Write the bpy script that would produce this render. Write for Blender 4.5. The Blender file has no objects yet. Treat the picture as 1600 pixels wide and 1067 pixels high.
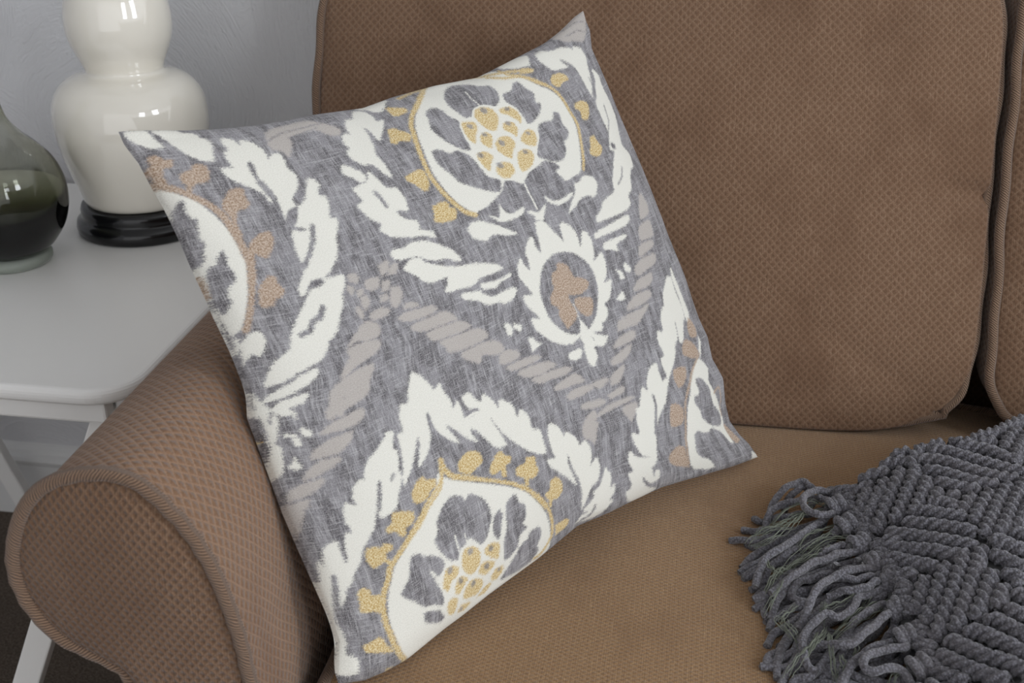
import bpy, bmesh, math, random
import numpy as np
from mathutils import Vector, Matrix
random.seed(7)
rng = np.random.default_rng(11)
SC = bpy.context.scene
COL = SC.collection

# ------------------------------------------------------------------ camera, light, exposure
CAM = Vector((0.0, 0.0, 1.09))
PITCH, YAW, FOCAL = math.radians(25.5), math.radians(9.0), 1850.0
cd = bpy.data.cameras.new('camera')
cd.sensor_fit = 'HORIZONTAL'
cd.sensor_width = 36.0
cd.lens = 36.0 * FOCAL / 1600.0
cd.clip_start = 0.02
cam = bpy.data.objects.new('camera', cd)
COL.objects.link(cam)
cam.location = CAM
cam.rotation_euler = (math.pi / 2 - PITCH, 0.0, YAW)
SC.camera = cam
cd.dof.use_dof = True
cd.dof.focus_distance = 1.08
cd.dof.aperture_fstop = 9.0

SC.view_settings.view_transform = 'Standard'
SC.view_settings.look = 'None'
SC.view_settings.gamma = 1.0
SC.view_settings.exposure = 0.04
try:
    SC.view_settings.use_curve_mapping = False
except Exception:
    pass

w = bpy.data.worlds.new('world')
SC.world = w
w.use_nodes = True
w.node_tree.nodes['Background'].inputs['Color'].default_value = (0.97, 0.975, 1.0, 1)
w.node_tree.nodes['Background'].inputs['Strength'].default_value = 1.15


def area_light(name, loc, target, sx, sy, power, color):
    ld = bpy.data.lights.new(name, 'AREA')
    ld.shape = 'RECTANGLE'
    ld.size, ld.size_y = sx, sy
    ld.energy = power
    ld.color = color
    o = bpy.data.objects.new(name, ld)
    COL.objects.link(o)
    o.location = loc
    o.rotation_euler = (Vector(target) - Vector(loc)).to_track_quat('-Z', 'Y').to_euler()
    return o


# daylight through two windows to the right of the viewer
area_light('window_daylight', (2.25, -0.15, 1.62), (-0.1, 1.05, 0.5), 0.50, 1.15, 27, (0.90, 0.95, 1.0))
area_light('window_daylight', (1.70, -1.25, 1.66), (-0.1, 1.05, 0.5), 0.50, 1.15, 15, (0.90, 0.95, 1.0))


# ------------------------------------------------------------------ helpers
def tag(o, label=None, cat=None, group=None, kind=None):
    if label:
        o['label'] = label
    if cat:
        o['category'] = cat
    if group:
        o['group'] = group
    if kind:
        o['kind'] = kind
    return o


def empty(name, loc=(0, 0, 0)):
    o = bpy.data.objects.new(name, None)
    COL.objects.link(o)
    o.location = loc
    o.empty_display_size = 0.05
    return o


def mesh_obj(name, verts, faces, mat, parent=None, smooth=True, uvs=None):
    """verts in world space; uvs per vertex in metres; the object's origin stays at its parent's."""
    me = bpy.data.meshes.new(name)
    off = parent_world(parent)
    v = np.asarray(verts, float) - off
    me.from_pydata(v.tolist(), [], [tuple(int(i) for i in f) for f in faces])
    if smooth:
        me.polygons.foreach_set('use_smooth', [True] * len(me.polygons))
    if uvs is not None:
        ul = me.uv_layers.new(name='UVMap')
        li = np.empty(len(me.loops), dtype=np.int32)
        me.loops.foreach_get('vertex_index', li)
        ul.data.foreach_set('uv', np.asarray(uvs, float)[li].astype(np.float32).ravel())
    me.update()
    o = bpy.data.objects.new(name, me)
    COL.objects.link(o)
    if mat:
        me.materials.append(mat)
    if parent:
        o.parent = parent
    return o


def parent_world(p):
    v = np.zeros(3)
    while p is not None:
        v += np.array(p.location)
        p = p.parent
    return v


def grid_faces(nu, nv, closed_u=False, closed_v=False, flip=False):
    f = []
    for i in range(nu if closed_u else nu - 1):
        i2 = (i + 1) % nu
        for j in range(nv if closed_v else nv - 1):
            j2 = (j + 1) % nv
            q = (i * nv + j, i2 * nv + j, i2 * nv + j2, i * nv + j2)
            f.append(q[::-1] if flip else q)
    return f


def frames(path, closed=False):
    p = np.asarray(path, float)
    if closed:
        t = np.roll(p, -1, 0) - np.roll(p, 1, 0)
    else:
        t = np.gradient(p, axis=0)
    t /= np.linalg.norm(t, axis=1)[:, None] + 1e-12
    n = np.zeros_like(p)
    a = np.array([0, 0, 1.0]) if abs(t[0][2]) < 0.9 else np.array([1.0, 0, 0])
    n0 = a - t[0] * (a @ t[0])
    n[0] = n0 / np.linalg.norm(n0)
    for i in range(1, len(p)):
        q = n[i - 1] - t[i] * (n[i - 1] @ t[i])
        n[i] = q / (np.linalg.norm(q) + 1e-12)
    return t, n, np.cross(t, n)


def tube_data(path, rad, k=8, closed=False, lobes=0, lobe_amp=0.0, twist=0.0, cap=True):
    """tube along path. lobes/twist give a laid rope. Returns verts, faces, uvs (length, around)."""
    p = np.asarray(path, float)
    t, n, b = frames(p, closed)
    r = np.broadcast_to(np.asarray(rad, float), (len(p),))
    seg = np.r_[0, np.cumsum(np.linalg.norm(np.diff(p, axis=0), axis=1))]
    ang = np.arange(k) * 2 * math.pi / k
    th = ang[None, :] + np.zeros((len(p), 1))
    rr = r[:, None] * np.ones((1, k))
    if lobes:
        rr = rr * (1 + lobe_amp * (np.abs(np.cos(lobes * 0.5 * (th - twist * seg[:, None]))) * 2 - 1.2))
    V = p[:, None, :] + rr[..., None] * (np.cos(th)[..., None] * n[:, None, :] + np.sin(th)[..., None] * b[:, None, :])
    V = V.reshape(-1, 3)
    F = grid_faces(len(p), k, closed_u=closed, closed_v=True, flip=True)
    uv = np.stack([np.repeat(seg, k), np.tile(ang * float(np.mean(r)), len(p))], 1)
    if cap and not closed:
        nb = len(V)
        V = np.vstack([V, p[0] - t[0] * r[0] * 0.5, p[-1] + t[-1] * r[-1] * 0.5])
        uv = np.vstack([uv, [0, 0], [seg[-1], 0]])
        L = (len(p) - 1) * k
        for j in range(k):
            j2 = (j + 1) % k
            F.append((nb, j, j2))
            F.append((nb + 1, L + j2, L + j))
    return V, F, uv


class Batch:
    def __init__(s):
        s.v, s.f, s.u, s.n = [], [], [], 0

    def add(s, V, F, U=None):
        s.v.append(np.asarray(V, float))
        s.u.append(np.zeros((len(V), 2)) if U is None else np.asarray(U, float))
        s.f += [tuple(i + s.n for i in f) for f in F]
        s.n += len(V)

    def build(s, name, mat, parent=None, smooth=True):
        return mesh_obj(name, np.vstack(s.v), s.f, mat, parent, smooth, np.vstack(s.u))


def box_data(x0, x1, y0, y1, z0, z1, bev=0.003):
    bm = bmesh.new()
    bmesh.ops.create_cube(bm, size=1)
    for v in bm.verts:
        v.co = Vector(((x0 + x1) / 2 + v.co.x * (x1 - x0), (y0 + y1) / 2 + v.co.y * (y1 - y0), (z0 + z1) / 2 + v.co.z * (z1 - z0)))
    if bev:
        bmesh.ops.bevel(bm, geom=bm.edges[:], offset=bev, segments=2, affect='EDGES', profile=0.5)
    bm.verts.index_update()
    V = [tuple(v.co) for v in bm.verts]
    F = [tuple(v.index for v in f.verts) for f in bm.faces]
    bm.free()
    return np.array(V), F


def beam_data(p0, p1, wx, wy, bev=0.002, side=(0, 1, 0)):
    """a rectangular bar from p0 to p1"""
    p0, p1 = np.array(p0, float), np.array(p1, float)
    L = np.linalg.norm(p1 - p0)
    z = (p1 - p0) / L
    y = np.array(side, float)
    y = y - z * (y @ z)
    y /= np.linalg.norm(y)
    x = np.cross(y, z)
    V, F = box_data(-wx / 2, wx / 2, -wy / 2, wy / 2, 0, L, bev)
    return p0 + V[:, :1] * x + V[:, 1:2] * y + V[:, 2:] * z, F


def lathe_data(prof, k=96, centre=(0, 0, 0), smooth_n=0):
    p = np.asarray(prof, float)
    if smooth_n:
        p = resample(p, smooth_n)
    a = np.arange(k) * 2 * math.pi / k
    V = np.stack([p[:, 0:1] * np.cos(a), p[:, 0:1] * np.sin(a), p[:, 1:2] * np.ones(k)], -1).reshape(-1, 3)
    F = grid_faces(len(p), k, closed_v=True, flip=True)
    return V + np.array(centre), F


def catmull(P, n):
    P = np.asarray(P, float)
    Q = np.vstack([2 * P[0] - P[1], P, 2 * P[-1] - P[-2]])
    out = []
    for i in range(len(P) - 1):
        p0, p1, p2, p3 = Q[i:i + 4]
        for s in np.linspace(0, 1, n, endpoint=False):
            out.append(0.5 * (2 * p1 + (p2 - p0) * s + (2 * p0 - 5 * p1 + 4 * p2 - p3) * s * s + (3 * p1 - p0 - 3 * p2 + p3) * s ** 3))
    out.append(P[-1])
    return np.array(out)


def resample(P, n):
    P = catmull(P, 12)
    s = np.r_[0, np.cumsum(np.linalg.norm(np.diff(P, axis=0), axis=1))]
    q = np.linspace(0, s[-1], n)
    return np.stack([np.interp(q, s, P[:, i]) for i in range(P.shape[1])], 1)


# ------------------------------------------------------------------ materials
class NT:
    def __init__(s, name):
        s.m = bpy.data.materials.new(name)
        s.m.use_nodes = True
        s.t = s.m.node_tree
        s.b = s.t.nodes['Principled BSDF']
        s.out = s.t.nodes['Material Output']

    def n(s, typ, **kw):
        nd = s.t.nodes.new(typ)
        for k, v in kw.items():
            setattr(nd, k, v)
        return nd

    def l(s, a, b):
        s.t.links.new(a, b)

    def val(s, x, sock):
        if hasattr(x, 'is_linked') or hasattr(x, 'node'):
            s.l(x, sock)
        else:
            sock.default_value = x

    def math(s, op, a, b=None, c=None, clamp=False):
        nd = s.n('ShaderNodeMath', operation=op, use_clamp=clamp)
        s.val(a, nd.inputs[0])
        if b is not None:
            s.val(b, nd.inputs[1])
        if c is not None:
            s.val(c, nd.inputs[2])
        return nd.outputs[0]

    def step(s, x, lo, hi, a=0.0, b=1.0):
        nd = s.n('ShaderNodeMapRange', interpolation_type='SMOOTHSTEP')
        s.val(x, nd.inputs['Value'])
        for k_, v_ in (('From Min', lo), ('From Max', hi), ('To Min', a), ('To Max', b)):
            s.val(v_, nd.inputs[k_])
        return nd.outputs[0]

    def mix(s, fac, a, b, blend='MIX'):
        nd = s.n('ShaderNodeMix', data_type='RGBA', blend_type=blend)
        s.val(fac, nd.inputs[0])
        for x, i in ((a, 6), (b, 7)):
            if isinstance(x, tuple):
                nd.inputs[i].default_value = (*x[:3], 1)
            else:
                s.l(x, nd.inputs[i])
        return nd.outputs[2]

    def noise(s, vec, scale, detail=2.0, rough=0.5, dist=0.0):
        nd = s.n('ShaderNodeTexNoise')
        nd.inputs['Scale'].default_value = scale
        nd.inputs['Detail'].default_value = detail
        nd.inputs['Roughness'].default_value = rough
        nd.inputs['Distortion'].default_value = dist
        if vec is not None:
            s.l(vec, nd.inputs['Vector'])
        return nd.outputs['Fac']

    def mapping(s, vec, scale=(1, 1, 1), rot=(0, 0, 0), loc=(0, 0, 0)):
        nd = s.n('ShaderNodeMapping')
        nd.inputs['Scale'].default_value = scale
        nd.inputs['Rotation'].default_value = rot
        nd.inputs['Location'].default_value = loc
        s.l(vec, nd.inputs['Vector'])
        return nd.outputs[0]

    def bump(s, h, strength, dist, normal=None):
        nd = s.n('ShaderNodeBump')
        s.val(strength, nd.inputs['Strength'])
        nd.inputs['Distance'].default_value = dist
        s.l(h, nd.inputs['Height'])
        if normal is not None:
            s.l(normal, nd.inputs['Normal'])
        return nd.outputs[0]

    def set(s, **kw):
        for k, v in kw.items():
            k = k.replace('_', ' ')
            if k not in s.b.inputs:
                continue
            if isinstance(v, tuple):
                s.b.inputs[k].default_value = (*v[:3], 1)
            else:
                s.val(v, s.b.inputs[k])
        return s

    def colour(s, x):
        if isinstance(x, tuple):
            s.b.inputs['Base Color'].default_value = (*x[:3], 1)
        else:
            s.l(x, s.b.inputs['Base Color'])


def plain(name, col, rough=0.5, **kw):
    m = NT(name)
    m.colour(col)
    m.set(Roughness=rough, **kw)
    return m.m


def sofa_fabric(name, angle, period=0.0062, aspect=1.0, line=0.5, tone=1.0, relief=1.0, streak=0.4, blue=1.0, dot=0.35):
    """woven chenille: fine crossing cords over a darker diamond ground; UV in metres"""
    m = NT(name)
    uv = m.n('ShaderNodeUVMap').outputs[0]
    wob = m.noise(uv, 22.0, 1.0)
    sep0 = m.n('ShaderNodeSeparateXYZ')
    m.l(uv, sep0.inputs[0])
    ux, uy = sep0.outputs[0], m.math('MULTIPLY', sep0.outputs[1], aspect)
    tri, hs = [], []
    for sgn in (1, -1):
        ca, sa = math.cos(angle), math.sin(angle) * sgn
        d = m.math('ADD', m.math('MULTIPLY', ux, ca / period), m.math('MULTIPLY', uy, sa / period))
        d = m.math('ADD', d, m.math('MULTIPLY', wob, 0.55))
        fr = m.math('PINGPONG', d, 0.5)
        tri.append(fr)
        hs.append(m.step(fr, 0.0, 0.13, 1.0, 0.0))
    cord = m.math('MAXIMUM', hs[0], hs[1])
    dome = m.math('MULTIPLY', m.step(tri[0], 0.0, 0.42), m.step(tri[1], 0.0, 0.42))
    yarn = m.noise(m.mapping(uv, (520, 2200, 1)), 1.0, 2.0, 0.7)
    yarn2 = m.noise(m.mapping(uv, (1100, 45, 1)), 1.0, 2.0, 0.6)
    yarn3 = m.noise(m.mapping(uv, (60, 1300, 1)), 1.0, 1.0)
    fuzz = m.noise(uv, 750.0, 3.0, 0.75)
    patch = m.noise(m.mapping(uv, (11, 6, 1)), 1.0, 3.0, 0.55)
    g = tone  # lightness per sofa part
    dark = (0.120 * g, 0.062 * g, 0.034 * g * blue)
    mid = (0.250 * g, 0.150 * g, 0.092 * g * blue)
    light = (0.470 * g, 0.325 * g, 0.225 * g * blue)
    c = m.mix(m.step(yarn, 0.32, 0.68), dark, mid)
    c = m.mix(m.math('MULTIPLY', m.step(fuzz, 0.52, 0.72), 0.45), c, light)
    c = m.mix(m.math('MULTIPLY', m.step(yarn2, 0.5, 0.72), streak), c, light)
    c = m.mix(m.math('MULTIPLY', m.step(yarn3, 0.55, 0.75), streak * 0.5), c, dark)
    rib = m.math('PINGPONG', m.math('MULTIPLY', ux, 560.0), 0.5)
    c = m.mix(m.math('MULTIPLY', m.step(rib, 0.25, 0.5), 0.22), c, light)
    c = m.mix(m.math('MULTIPLY', m.step(dome, 0.45, 0.95), dot), c, dark)
    c = m.mix(m.math('MULTIPLY', cord, line), c, light)
    c = m.mix(m.step(patch, 0.45, 0.72, 0.0, 0.42), c, dark)
    warm = m.noise(m.mapping(uv, (260, 420, 1)), 1.0, 3.0, 0.7)
    c = m.mix(m.step(warm, 0.45, 0.68, 0.0, 0.32), c, (0.185 * g, 0.092 * g, 0.052 * g * blue))
    m.colour(c)
    h = m.math('ADD', m.math('MULTIPLY', dome, 1.6 * relief), m.math('MULTIPLY', yarn, 0.4))
    h = m.math('ADD', h, m.math('MULTIPLY', fuzz, 0.5))
    m.l(m.bump(h, 0.9, 0.0011), m.b.inputs['Normal'])
    m.set(Roughness=0.92, Sheen_Weight=0.22, Sheen_Roughness=0.45)
    m.b.inputs['Specular IOR Level'].default_value = 0.12
    return m.m


M_BACK = sofa_fabric('brown_weave_back_shaded', math.radians(43), 0.0064, line=0.22, tone=0.84, relief=0.35, streak=0.30)  # one fabric all over; the backrest's shade is put into a darker tone
M_SEAT = sofa_fabric('brown_weave_seat_lit', math.radians(60), 0.0040, line=0.12, tone=1.36, relief=0.35, streak=0.22, blue=0.80, dot=0.3)  # same fabric, light falling on the seat painted in as a lighter tone
M_ARM = sofa_fabric('brown_weave_arm_lit', math.radians(40), 0.0070, line=0.24, tone=1.14, relief=1.0, streak=0.12, dot=0.25)  # arm copy lightened in colour for the light it catches
M_FACE = sofa_fabric('brown_weave_arm_front_shaded', math.radians(40), 0.0054, line=0.08, tone=0.88, relief=1.0, streak=0.2, dot=0.5)  # front copy darkened in colour; that face turns from the light


def piping_fabric():
    m = NT('brown_piping_cord')
    uv = m.n('ShaderNodeUVMap').outputs[0]
    s = m.n('ShaderNodeSeparateXYZ')
    m.l(uv, s.inputs[0])
    d = m.math('ADD', m.math('MULTIPLY', s.outputs[0], 400.0), m.math('MULTIPLY', s.outputs[1], 260.0))
    d = m.math('ADD', d, m.math('MULTIPLY', m.noise(uv, 160.0, 1.0), 0.9))
    r = m.math('PINGPONG', d, 0.5)
    r = m.step(r, 0.05, 0.45)
    m.colour(m.mix(r, (0.075, 0.042, 0.025), (0.25, 0.155, 0.098)))
    m.l(m.bump(r, 0.6, 0.0012), m.b.inputs['Normal'])
    m.set(Roughness=0.9, Sheen_Weight=0.2)
    return m.m


M_PIPE = piping_fabric()


def wall_paint():
    m = NT('grey_swirled_plaster')
    tc = m.n('ShaderNodeTexCoord').outputs['Object']
    vor = m.n('ShaderNodeTexVoronoi')
    vor.inputs['Scale'].default_value = 2.6
    m.l(m.mapping(tc, (1, 1, 1), (math.pi / 2, 0, 0)), vor.inputs['Vector'])
    d = m.math('MULTIPLY', vor.outputs['Distance'], 52.0)
    d = m.math('ADD', d, m.math('MULTIPLY', m.noise(tc, 5.0, 1.0), 9.0))
    ring = m.noise(None, 1.0)
    comb = m.n('ShaderNodeCombineXYZ')
    m.l(m.math('MULTIPLY', d, 2.6), comb.inputs[0])
    m.l(m.math('MULTIPLY', m.noise(tc, 30.0, 1.0), 7.0), comb.inputs[1])
    h = m.noise(comb.outputs[0], 1.0, 3.0, 0.6)
    m.colour((0.66, 0.66, 0.675))
    m.l(m.bump(h, 0.75, 0.004), m.b.inputs['Normal'])
    m.set(Roughness=0.55)
    return m.m


def carpet():
    m = NT('brown_carpet')
    tc = m.n('ShaderNodeTexCoord').outputs['Object']
    n1 = m.noise(tc, 260.0, 3.0, 0.7)
    n2 = m.noise(tc, 14.0, 3.0, 0.6)
    c = m.mix(m.step(n1, 0.3, 0.7), (0.075, 0.055, 0.042), (0.21, 0.165, 0.125))
    c = m.mix(m.step(n2, 0.35, 0.7, 0, 0.35), c, (0.10, 0.075, 0.058))
    m.colour(c)
    m.l(m.bump(n1, 1.0, 0.006), m.b.inputs['Normal'])
    m.set(Roughness=1.0)
    return m.m


M_WALL, M_CARPET = wall_paint(), carpet()
M_WHITE = plain('white_satin_paint', (0.87, 0.86, 0.835), 0.3)
M_TRIM = plain('white_trim_paint', (0.74, 0.74, 0.73), 0.4)
M_CERAMIC = plain('glossy_ivory_glaze', (0.83, 0.79, 0.70), 0.07, Coat_Weight=1.0, Coat_Roughness=0.02)
M_BLACK = plain('black_lacquer', (0.006, 0.006, 0.007), 0.16)

# ------------------------------------------------------------------ the room
WALL_Y = 1.50


def slab(name, x0, x1, y0, y1, z0, z1, mat, bev=0.0):
    V, F = box_data(x0, x1, y0, y1, z0, z1, bev)
    return tag(mesh_obj(name, V, F, mat, None, smooth=False), kind='structure')


slab('floor', -1.6, 2.8, -2.6, WALL_Y + 0.1, -0.05, 0.0, M_CARPET)
slab('wall_back', -1.6, 2.8, WALL_Y, WALL_Y + 0.1, 0.0, 2.45, M_WALL)
M_CEIL = plain('white_ceiling_paint', (0.78, 0.78, 0.77), 0.9)
slab('unseen_wall_left', -1.7, -1.6, -2.6, WALL_Y + 0.1, -0.05, 2.6, M_WALL)  # out of view, added to cut light coming from the left
slab('unseen_ceiling', -1.7, 2.8, -2.6, WALL_Y + 0.1, 2.45, 2.6, M_CEIL)  # out of view overhead, added so light enters only from front and right
# skirting board with a moulded top
sk = [(0.0, 0.0), (0.014, 0.0), (0.014, 0.094), (0.018, 0.099), (0.020, 0.105), (0.018, 0.111), (0.012, 0.115), (0.010, 0.121), (0.005, 0.126), (0.0, 0.129)]
V = [(x, WALL_Y - d, z) for x in (-1.6, 2.8) for d, z in sk]
n = len(sk)
F = [(i, i + 1, n + i + 1, n + i) for i in range(n - 1)]
tag(mesh_obj('baseboard_back', V, F, M_TRIM, None, smooth=False), kind='structure')

# ------------------------------------------------------------------ sofa
sofa = tag(empty('sofa', (0.3, 1.0, 0.0)), 'brown woven fabric sofa with a rolled, corded arm', 'sofa')
ARM_Y0, ARM_Y1 = 0.62, 1.42
arm_prof = [(-0.276, 0.08), (-0.276, 0.3), (-0.278, 0.42), (-0.28, 0.47), (-0.2868, 0.511), (-0.2906, 0.5485), (-0.302, 0.5991), (-0.3158, 0.6313), (-0.3299, 0.6507), (-0.3477, 0.6683), (-0.3677, 0.674), (-0.3937, 0.6703), (-0.4171, 0.6592), (-0.4362, 0.6378), (-0.449, 0.607), (-0.4521, 0.5817), (-0.4458, 0.5558), (-0.4275, 0.5307), (-0.4015, 0.5176), (-0.3804, 0.5035), (-0.372, 0.46), (-0.37, 0.4), (-0.37, 0.25), (-0.37, 0.08)]


def make_arm(sgn, ox):
    P = resample(np.array(arm_prof), 150)
    P2 = P.copy()
    P2[:, 0] = ox + sgn * P[:, 0]
    s = np.r_[0, np.cumsum(np.linalg.norm(np.diff(P, axis=0), axis=1))]
    ys = np.linspace(ARM_Y0 + 0.004, ARM_Y1, 60)
    V, U = [], []
    for y in ys:
        # padding swells a little towards the middle of the roll
        for (x, z), q in zip(P2, s):
            V.append((x, y, z))
            U.append((y, q))
    F = grid_faces(len(ys), len(P2), flip=(sgn < 0))
    # back end
    V2 = list(V)
    cb = len(V2)
    c = P2.mean(0)
    V2.append((c[0], ARM_Y1, c[1]))
    U.append((ARM_Y1, 0))
    L = (len(ys) - 1) * len(P2)
    for j in range(len(P2) - 1):
        F.append((cb, L + j, L + j + 1))
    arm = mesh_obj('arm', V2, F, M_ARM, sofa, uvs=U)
    # padded front panel
    c = np.array([ox + sgn * -0.362, 0.59])
    rings = [0.0, 0.2, 0.4, 0.6, 0.75, 0.86, 0.93, 0.97, 1.0]
    V, U = [], []
    for r_ in rings:
        for (x, z) in P2:
            cz = max(0.10, min(0.60, z))
            ctr = np.array([c[0] + sgn * 0.02 * (0.6 - cz), cz])
            q = ctr + ((x, z) - ctr) * r_ * 0.985
            V.append((q[0], ARM_Y0 - 0.010 * (1 - r_ ** 3), q[1]))
            U.append((q[0], q[1]))
    F = grid_faces(len(rings), len(P2), flip=(sgn > 0))
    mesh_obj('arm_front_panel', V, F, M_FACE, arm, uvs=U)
    path = [(x, ARM_Y0 - 0.001 + 0.0008 * math.sin(31 * i * 0.11), z) for i, (x, z) in enumerate(P2)]
    V, F, U = tube_data(path, 0.0053, 12)
    mesh_obj('piping', V, F, M_PIPE, arm, uvs=U)
    return arm


make_arm(1, 0.0)
make_arm(-1, 0.79)
V, F = box_data(-0.368, 1.145, 0.64, 1.30, 0.07, 0.302, 0.01)
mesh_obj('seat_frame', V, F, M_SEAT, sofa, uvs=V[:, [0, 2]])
V, F = box_data(-0.36, 1.14, 1.272, 1.312, 0.07, 0.87, 0.015)
V[:, 1] += np.clip(V[:, 2] - 0.30, 0, None) * 0.36
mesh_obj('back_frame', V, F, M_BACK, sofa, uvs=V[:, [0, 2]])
for lx in (-0.33, 1.12):
    for ly in (0.68, 1.25):
        V, F = lathe_data([(0.0, 0.0), (0.018, 0.0), (0.02, 0.01), (0.026, 0.07), (0.0, 0.075)], 20, (lx, ly, 0.0))
        mesh_obj('leg', V, F, M_BLACK, sofa)


def cushion(name, label, x0, x1, z0, z1, y0, y1, lean, bulge, mat, group, axis='back', pw=8.0, wob=0.0, seed=1, top_in=0.0, push=(0, 0, 0, 0), dimple=None):
    """boxed cushion. axis 'back': its front face looks to -y; axis 'seat': face looks up."""
    root = tag(empty(name, ((x0 + x1) / 2, y1 if axis == 'back' else (z0 + z1) / 2, z0 if axis == 'back' else y0)), label, 'cushion', group)
    N = 90
    a, c = (x1 - x0) / 2, (z1 - z0) / 2
    cx, cz = (x0 + x1) / 2, (z0 + z1) / 2
    rnd = random.Random(seed)
    ph = [rnd.uniform(0, 6.28) for _ in range(8)]

    def outline(u, w_):
        m_ = max(abs(u), abs(w_))
        if m_ < 1e-6:
            return 0, 0
        k = m_ / ((abs(u) ** pw + abs(w_) ** pw) ** (1 / pw))
        return u * k, w_ * k

    def place(u, w_, t, infl):
        # t: 0 face .. 1 back
        U_, W_ = outline(u, w_)
        narrow = 1 - top_in * (W_ + 1) / 2
        x = cx + a * U_ * narrow
        z = cz + c * W_
        e = (1 - abs(u) ** 2.6) * (1 - abs(w_) ** 2.6)
        # the filling swells the face out over its own seam
        lip = lambda q_, k_: k_ * infl * math.sin(math.pi * min(max((1 - q_ * 1.0) / 0.13, 0), 1))
        x += lip(u, push[1]) * (1 - abs(w_) ** 16) - lip(-u, push[0]) * (1 - abs(w_) ** 16)
        z += lip(w_, push[3]) * (1 - abs(u) ** 16) - lip(-w_, push[2]) * (1 - abs(u) ** 16)
        d = y0 + (y1 - y0) * t
        d += -bulge * infl * max(e, 0) ** 0.62
        d += wob * infl * (math.sin(9 * U_ + ph[0] + 2 * W_) * 0.5 + math.sin(6 * W_ + ph[1] + 3 * U_) * 0.5) * max(e, 0) ** 0.4
        d += lean * (z - z0)
        if dimple and infl:
            d += infl * 0.012 * math.exp(-((x - dimple[0] - 0.02) / 0.045) ** 2 - ((z - dimple[1] - 0.25 * (dimple[0] - x)) / 0.009) ** 2)
        return x, z, d

    def emit(x, z, d):
        if axis == 'back':
            return (x, d, z)
        return (x, z, -d)      # seat: 'depth' axis is down, 'z' runs along y

    gs = np.linspace(-1, 1, N)
    gs = np.sign(gs) * (1 - (1 - np.abs(gs)) ** 1.4)
    V, U = [], []
    for u in gs:
        for w_ in gs:
            x, z, d = place(u, w_, 0, 1)
            V.append(emit(x, z, d))
            U.append((x, z + 0.35 * (d - y0)))
    F = grid_faces(N, N, flip=(axis == 'seat'))
    if axis == 'back':
        F = [f for f in F]
    # boxing
    ring = [(-1, g) for g in gs[:-1]] + [(g, 1) for g in gs[:-1]] + [(1, g) for g in gs[::-1][:-1]] + [(g, -1) for g in gs[::-1][:-1]]
    b = Batch()
    b.add(V, F, U)
    V, U = [], []
    ts = [0, 0.04, 0.12, 0.3, 0.5, 0.7, 0.88, 0.96, 1.0]
    per = 0.0
    prev = None
    for (u, w_) in ring:
        x, z, d = place(u, w_, 0, 0)
        if prev:
            per += math.hypot(x - prev[0], z - prev[1])
        prev = (x, z)
        for t in ts:
            x, z, d = place(u, w_, t, 0)
            out = 0.010 * math.sin(math.pi * t) ** 0.7
            x += out * (u if abs(u) == 1 else 0)
            z += out * (w_ if abs(w_) == 1 else 0)
            V.append(emit(x, z, d))
            U.append((per, d))
    F = grid_faces(len(ring), len(ts), closed_u=True, flip=(axis == 'seat'))
    b.add(V, [f[::-1] for f in F] if False else F, U)
    V, U = [], []
    for u in gs[::6].tolist() + [1.0]:
        for w_ in gs[::6].tolist() + [1.0]:
            x, z, d = place(u, w_, 1, -0.6)
            V.append(emit(x, z, d))
            U.append((x, z))
    k = len(gs[::6]) + 1
    b.add(V, grid_faces(k, k, flip=(axis != 'seat')), U)
    o = b.build('cover', mat, root)
    bm = bmesh.new()
    bm.from_mesh(o.data)
    bmesh.ops.remove_doubles(bm, verts=bm.verts, dist=1e-5)
    bmesh.ops.recalc_face_normals(bm, faces=bm.faces)
    bm.to_mesh(o.data)
    bm.free()
    path = []
    for i, (u, w_) in enumerate(ring):
        x, z, d = place(u, w_, 0, 0)
        j = 0.0012 * math.sin(0.21 * i + ph[2]) + 0.001 * math.sin(0.53 * i + ph[3])
        nx, nz = (u if abs(u) == 1 else 0), (w_ if abs(w_) == 1 else 0)
        path.append(emit(x + (0.003 + j) * nx, z + (0.003 + j) * nz, d))
    V, F, U = tube_data(path, 0.0052, 10, closed=True)
    mesh_obj('piping', V, F, M_PIPE, root, uvs=U)
    return root


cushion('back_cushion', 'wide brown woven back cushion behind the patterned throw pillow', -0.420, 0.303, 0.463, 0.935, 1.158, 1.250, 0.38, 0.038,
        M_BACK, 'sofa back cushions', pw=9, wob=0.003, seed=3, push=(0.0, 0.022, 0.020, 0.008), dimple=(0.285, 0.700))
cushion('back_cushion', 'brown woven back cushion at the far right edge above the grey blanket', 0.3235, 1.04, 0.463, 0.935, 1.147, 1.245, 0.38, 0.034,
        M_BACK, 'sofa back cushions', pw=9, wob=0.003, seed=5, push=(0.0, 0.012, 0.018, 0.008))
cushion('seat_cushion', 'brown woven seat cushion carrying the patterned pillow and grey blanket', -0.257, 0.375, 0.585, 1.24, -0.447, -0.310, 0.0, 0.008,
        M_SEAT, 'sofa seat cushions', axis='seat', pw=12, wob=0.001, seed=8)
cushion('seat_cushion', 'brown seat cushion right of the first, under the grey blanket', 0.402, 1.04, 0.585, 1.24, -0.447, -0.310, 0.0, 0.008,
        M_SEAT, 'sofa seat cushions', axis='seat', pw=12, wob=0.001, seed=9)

# ------------------------------------------------------------------ side table
TZ = 0.58
TX0, TX1, TY0, TY1 = -1.20, -0.497, 0.887, 1.470
table = tag(empty('side_table', (-0.87, 1.07, 0)), 'white painted side table with rounded corners and crossed legs', 'table')


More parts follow.
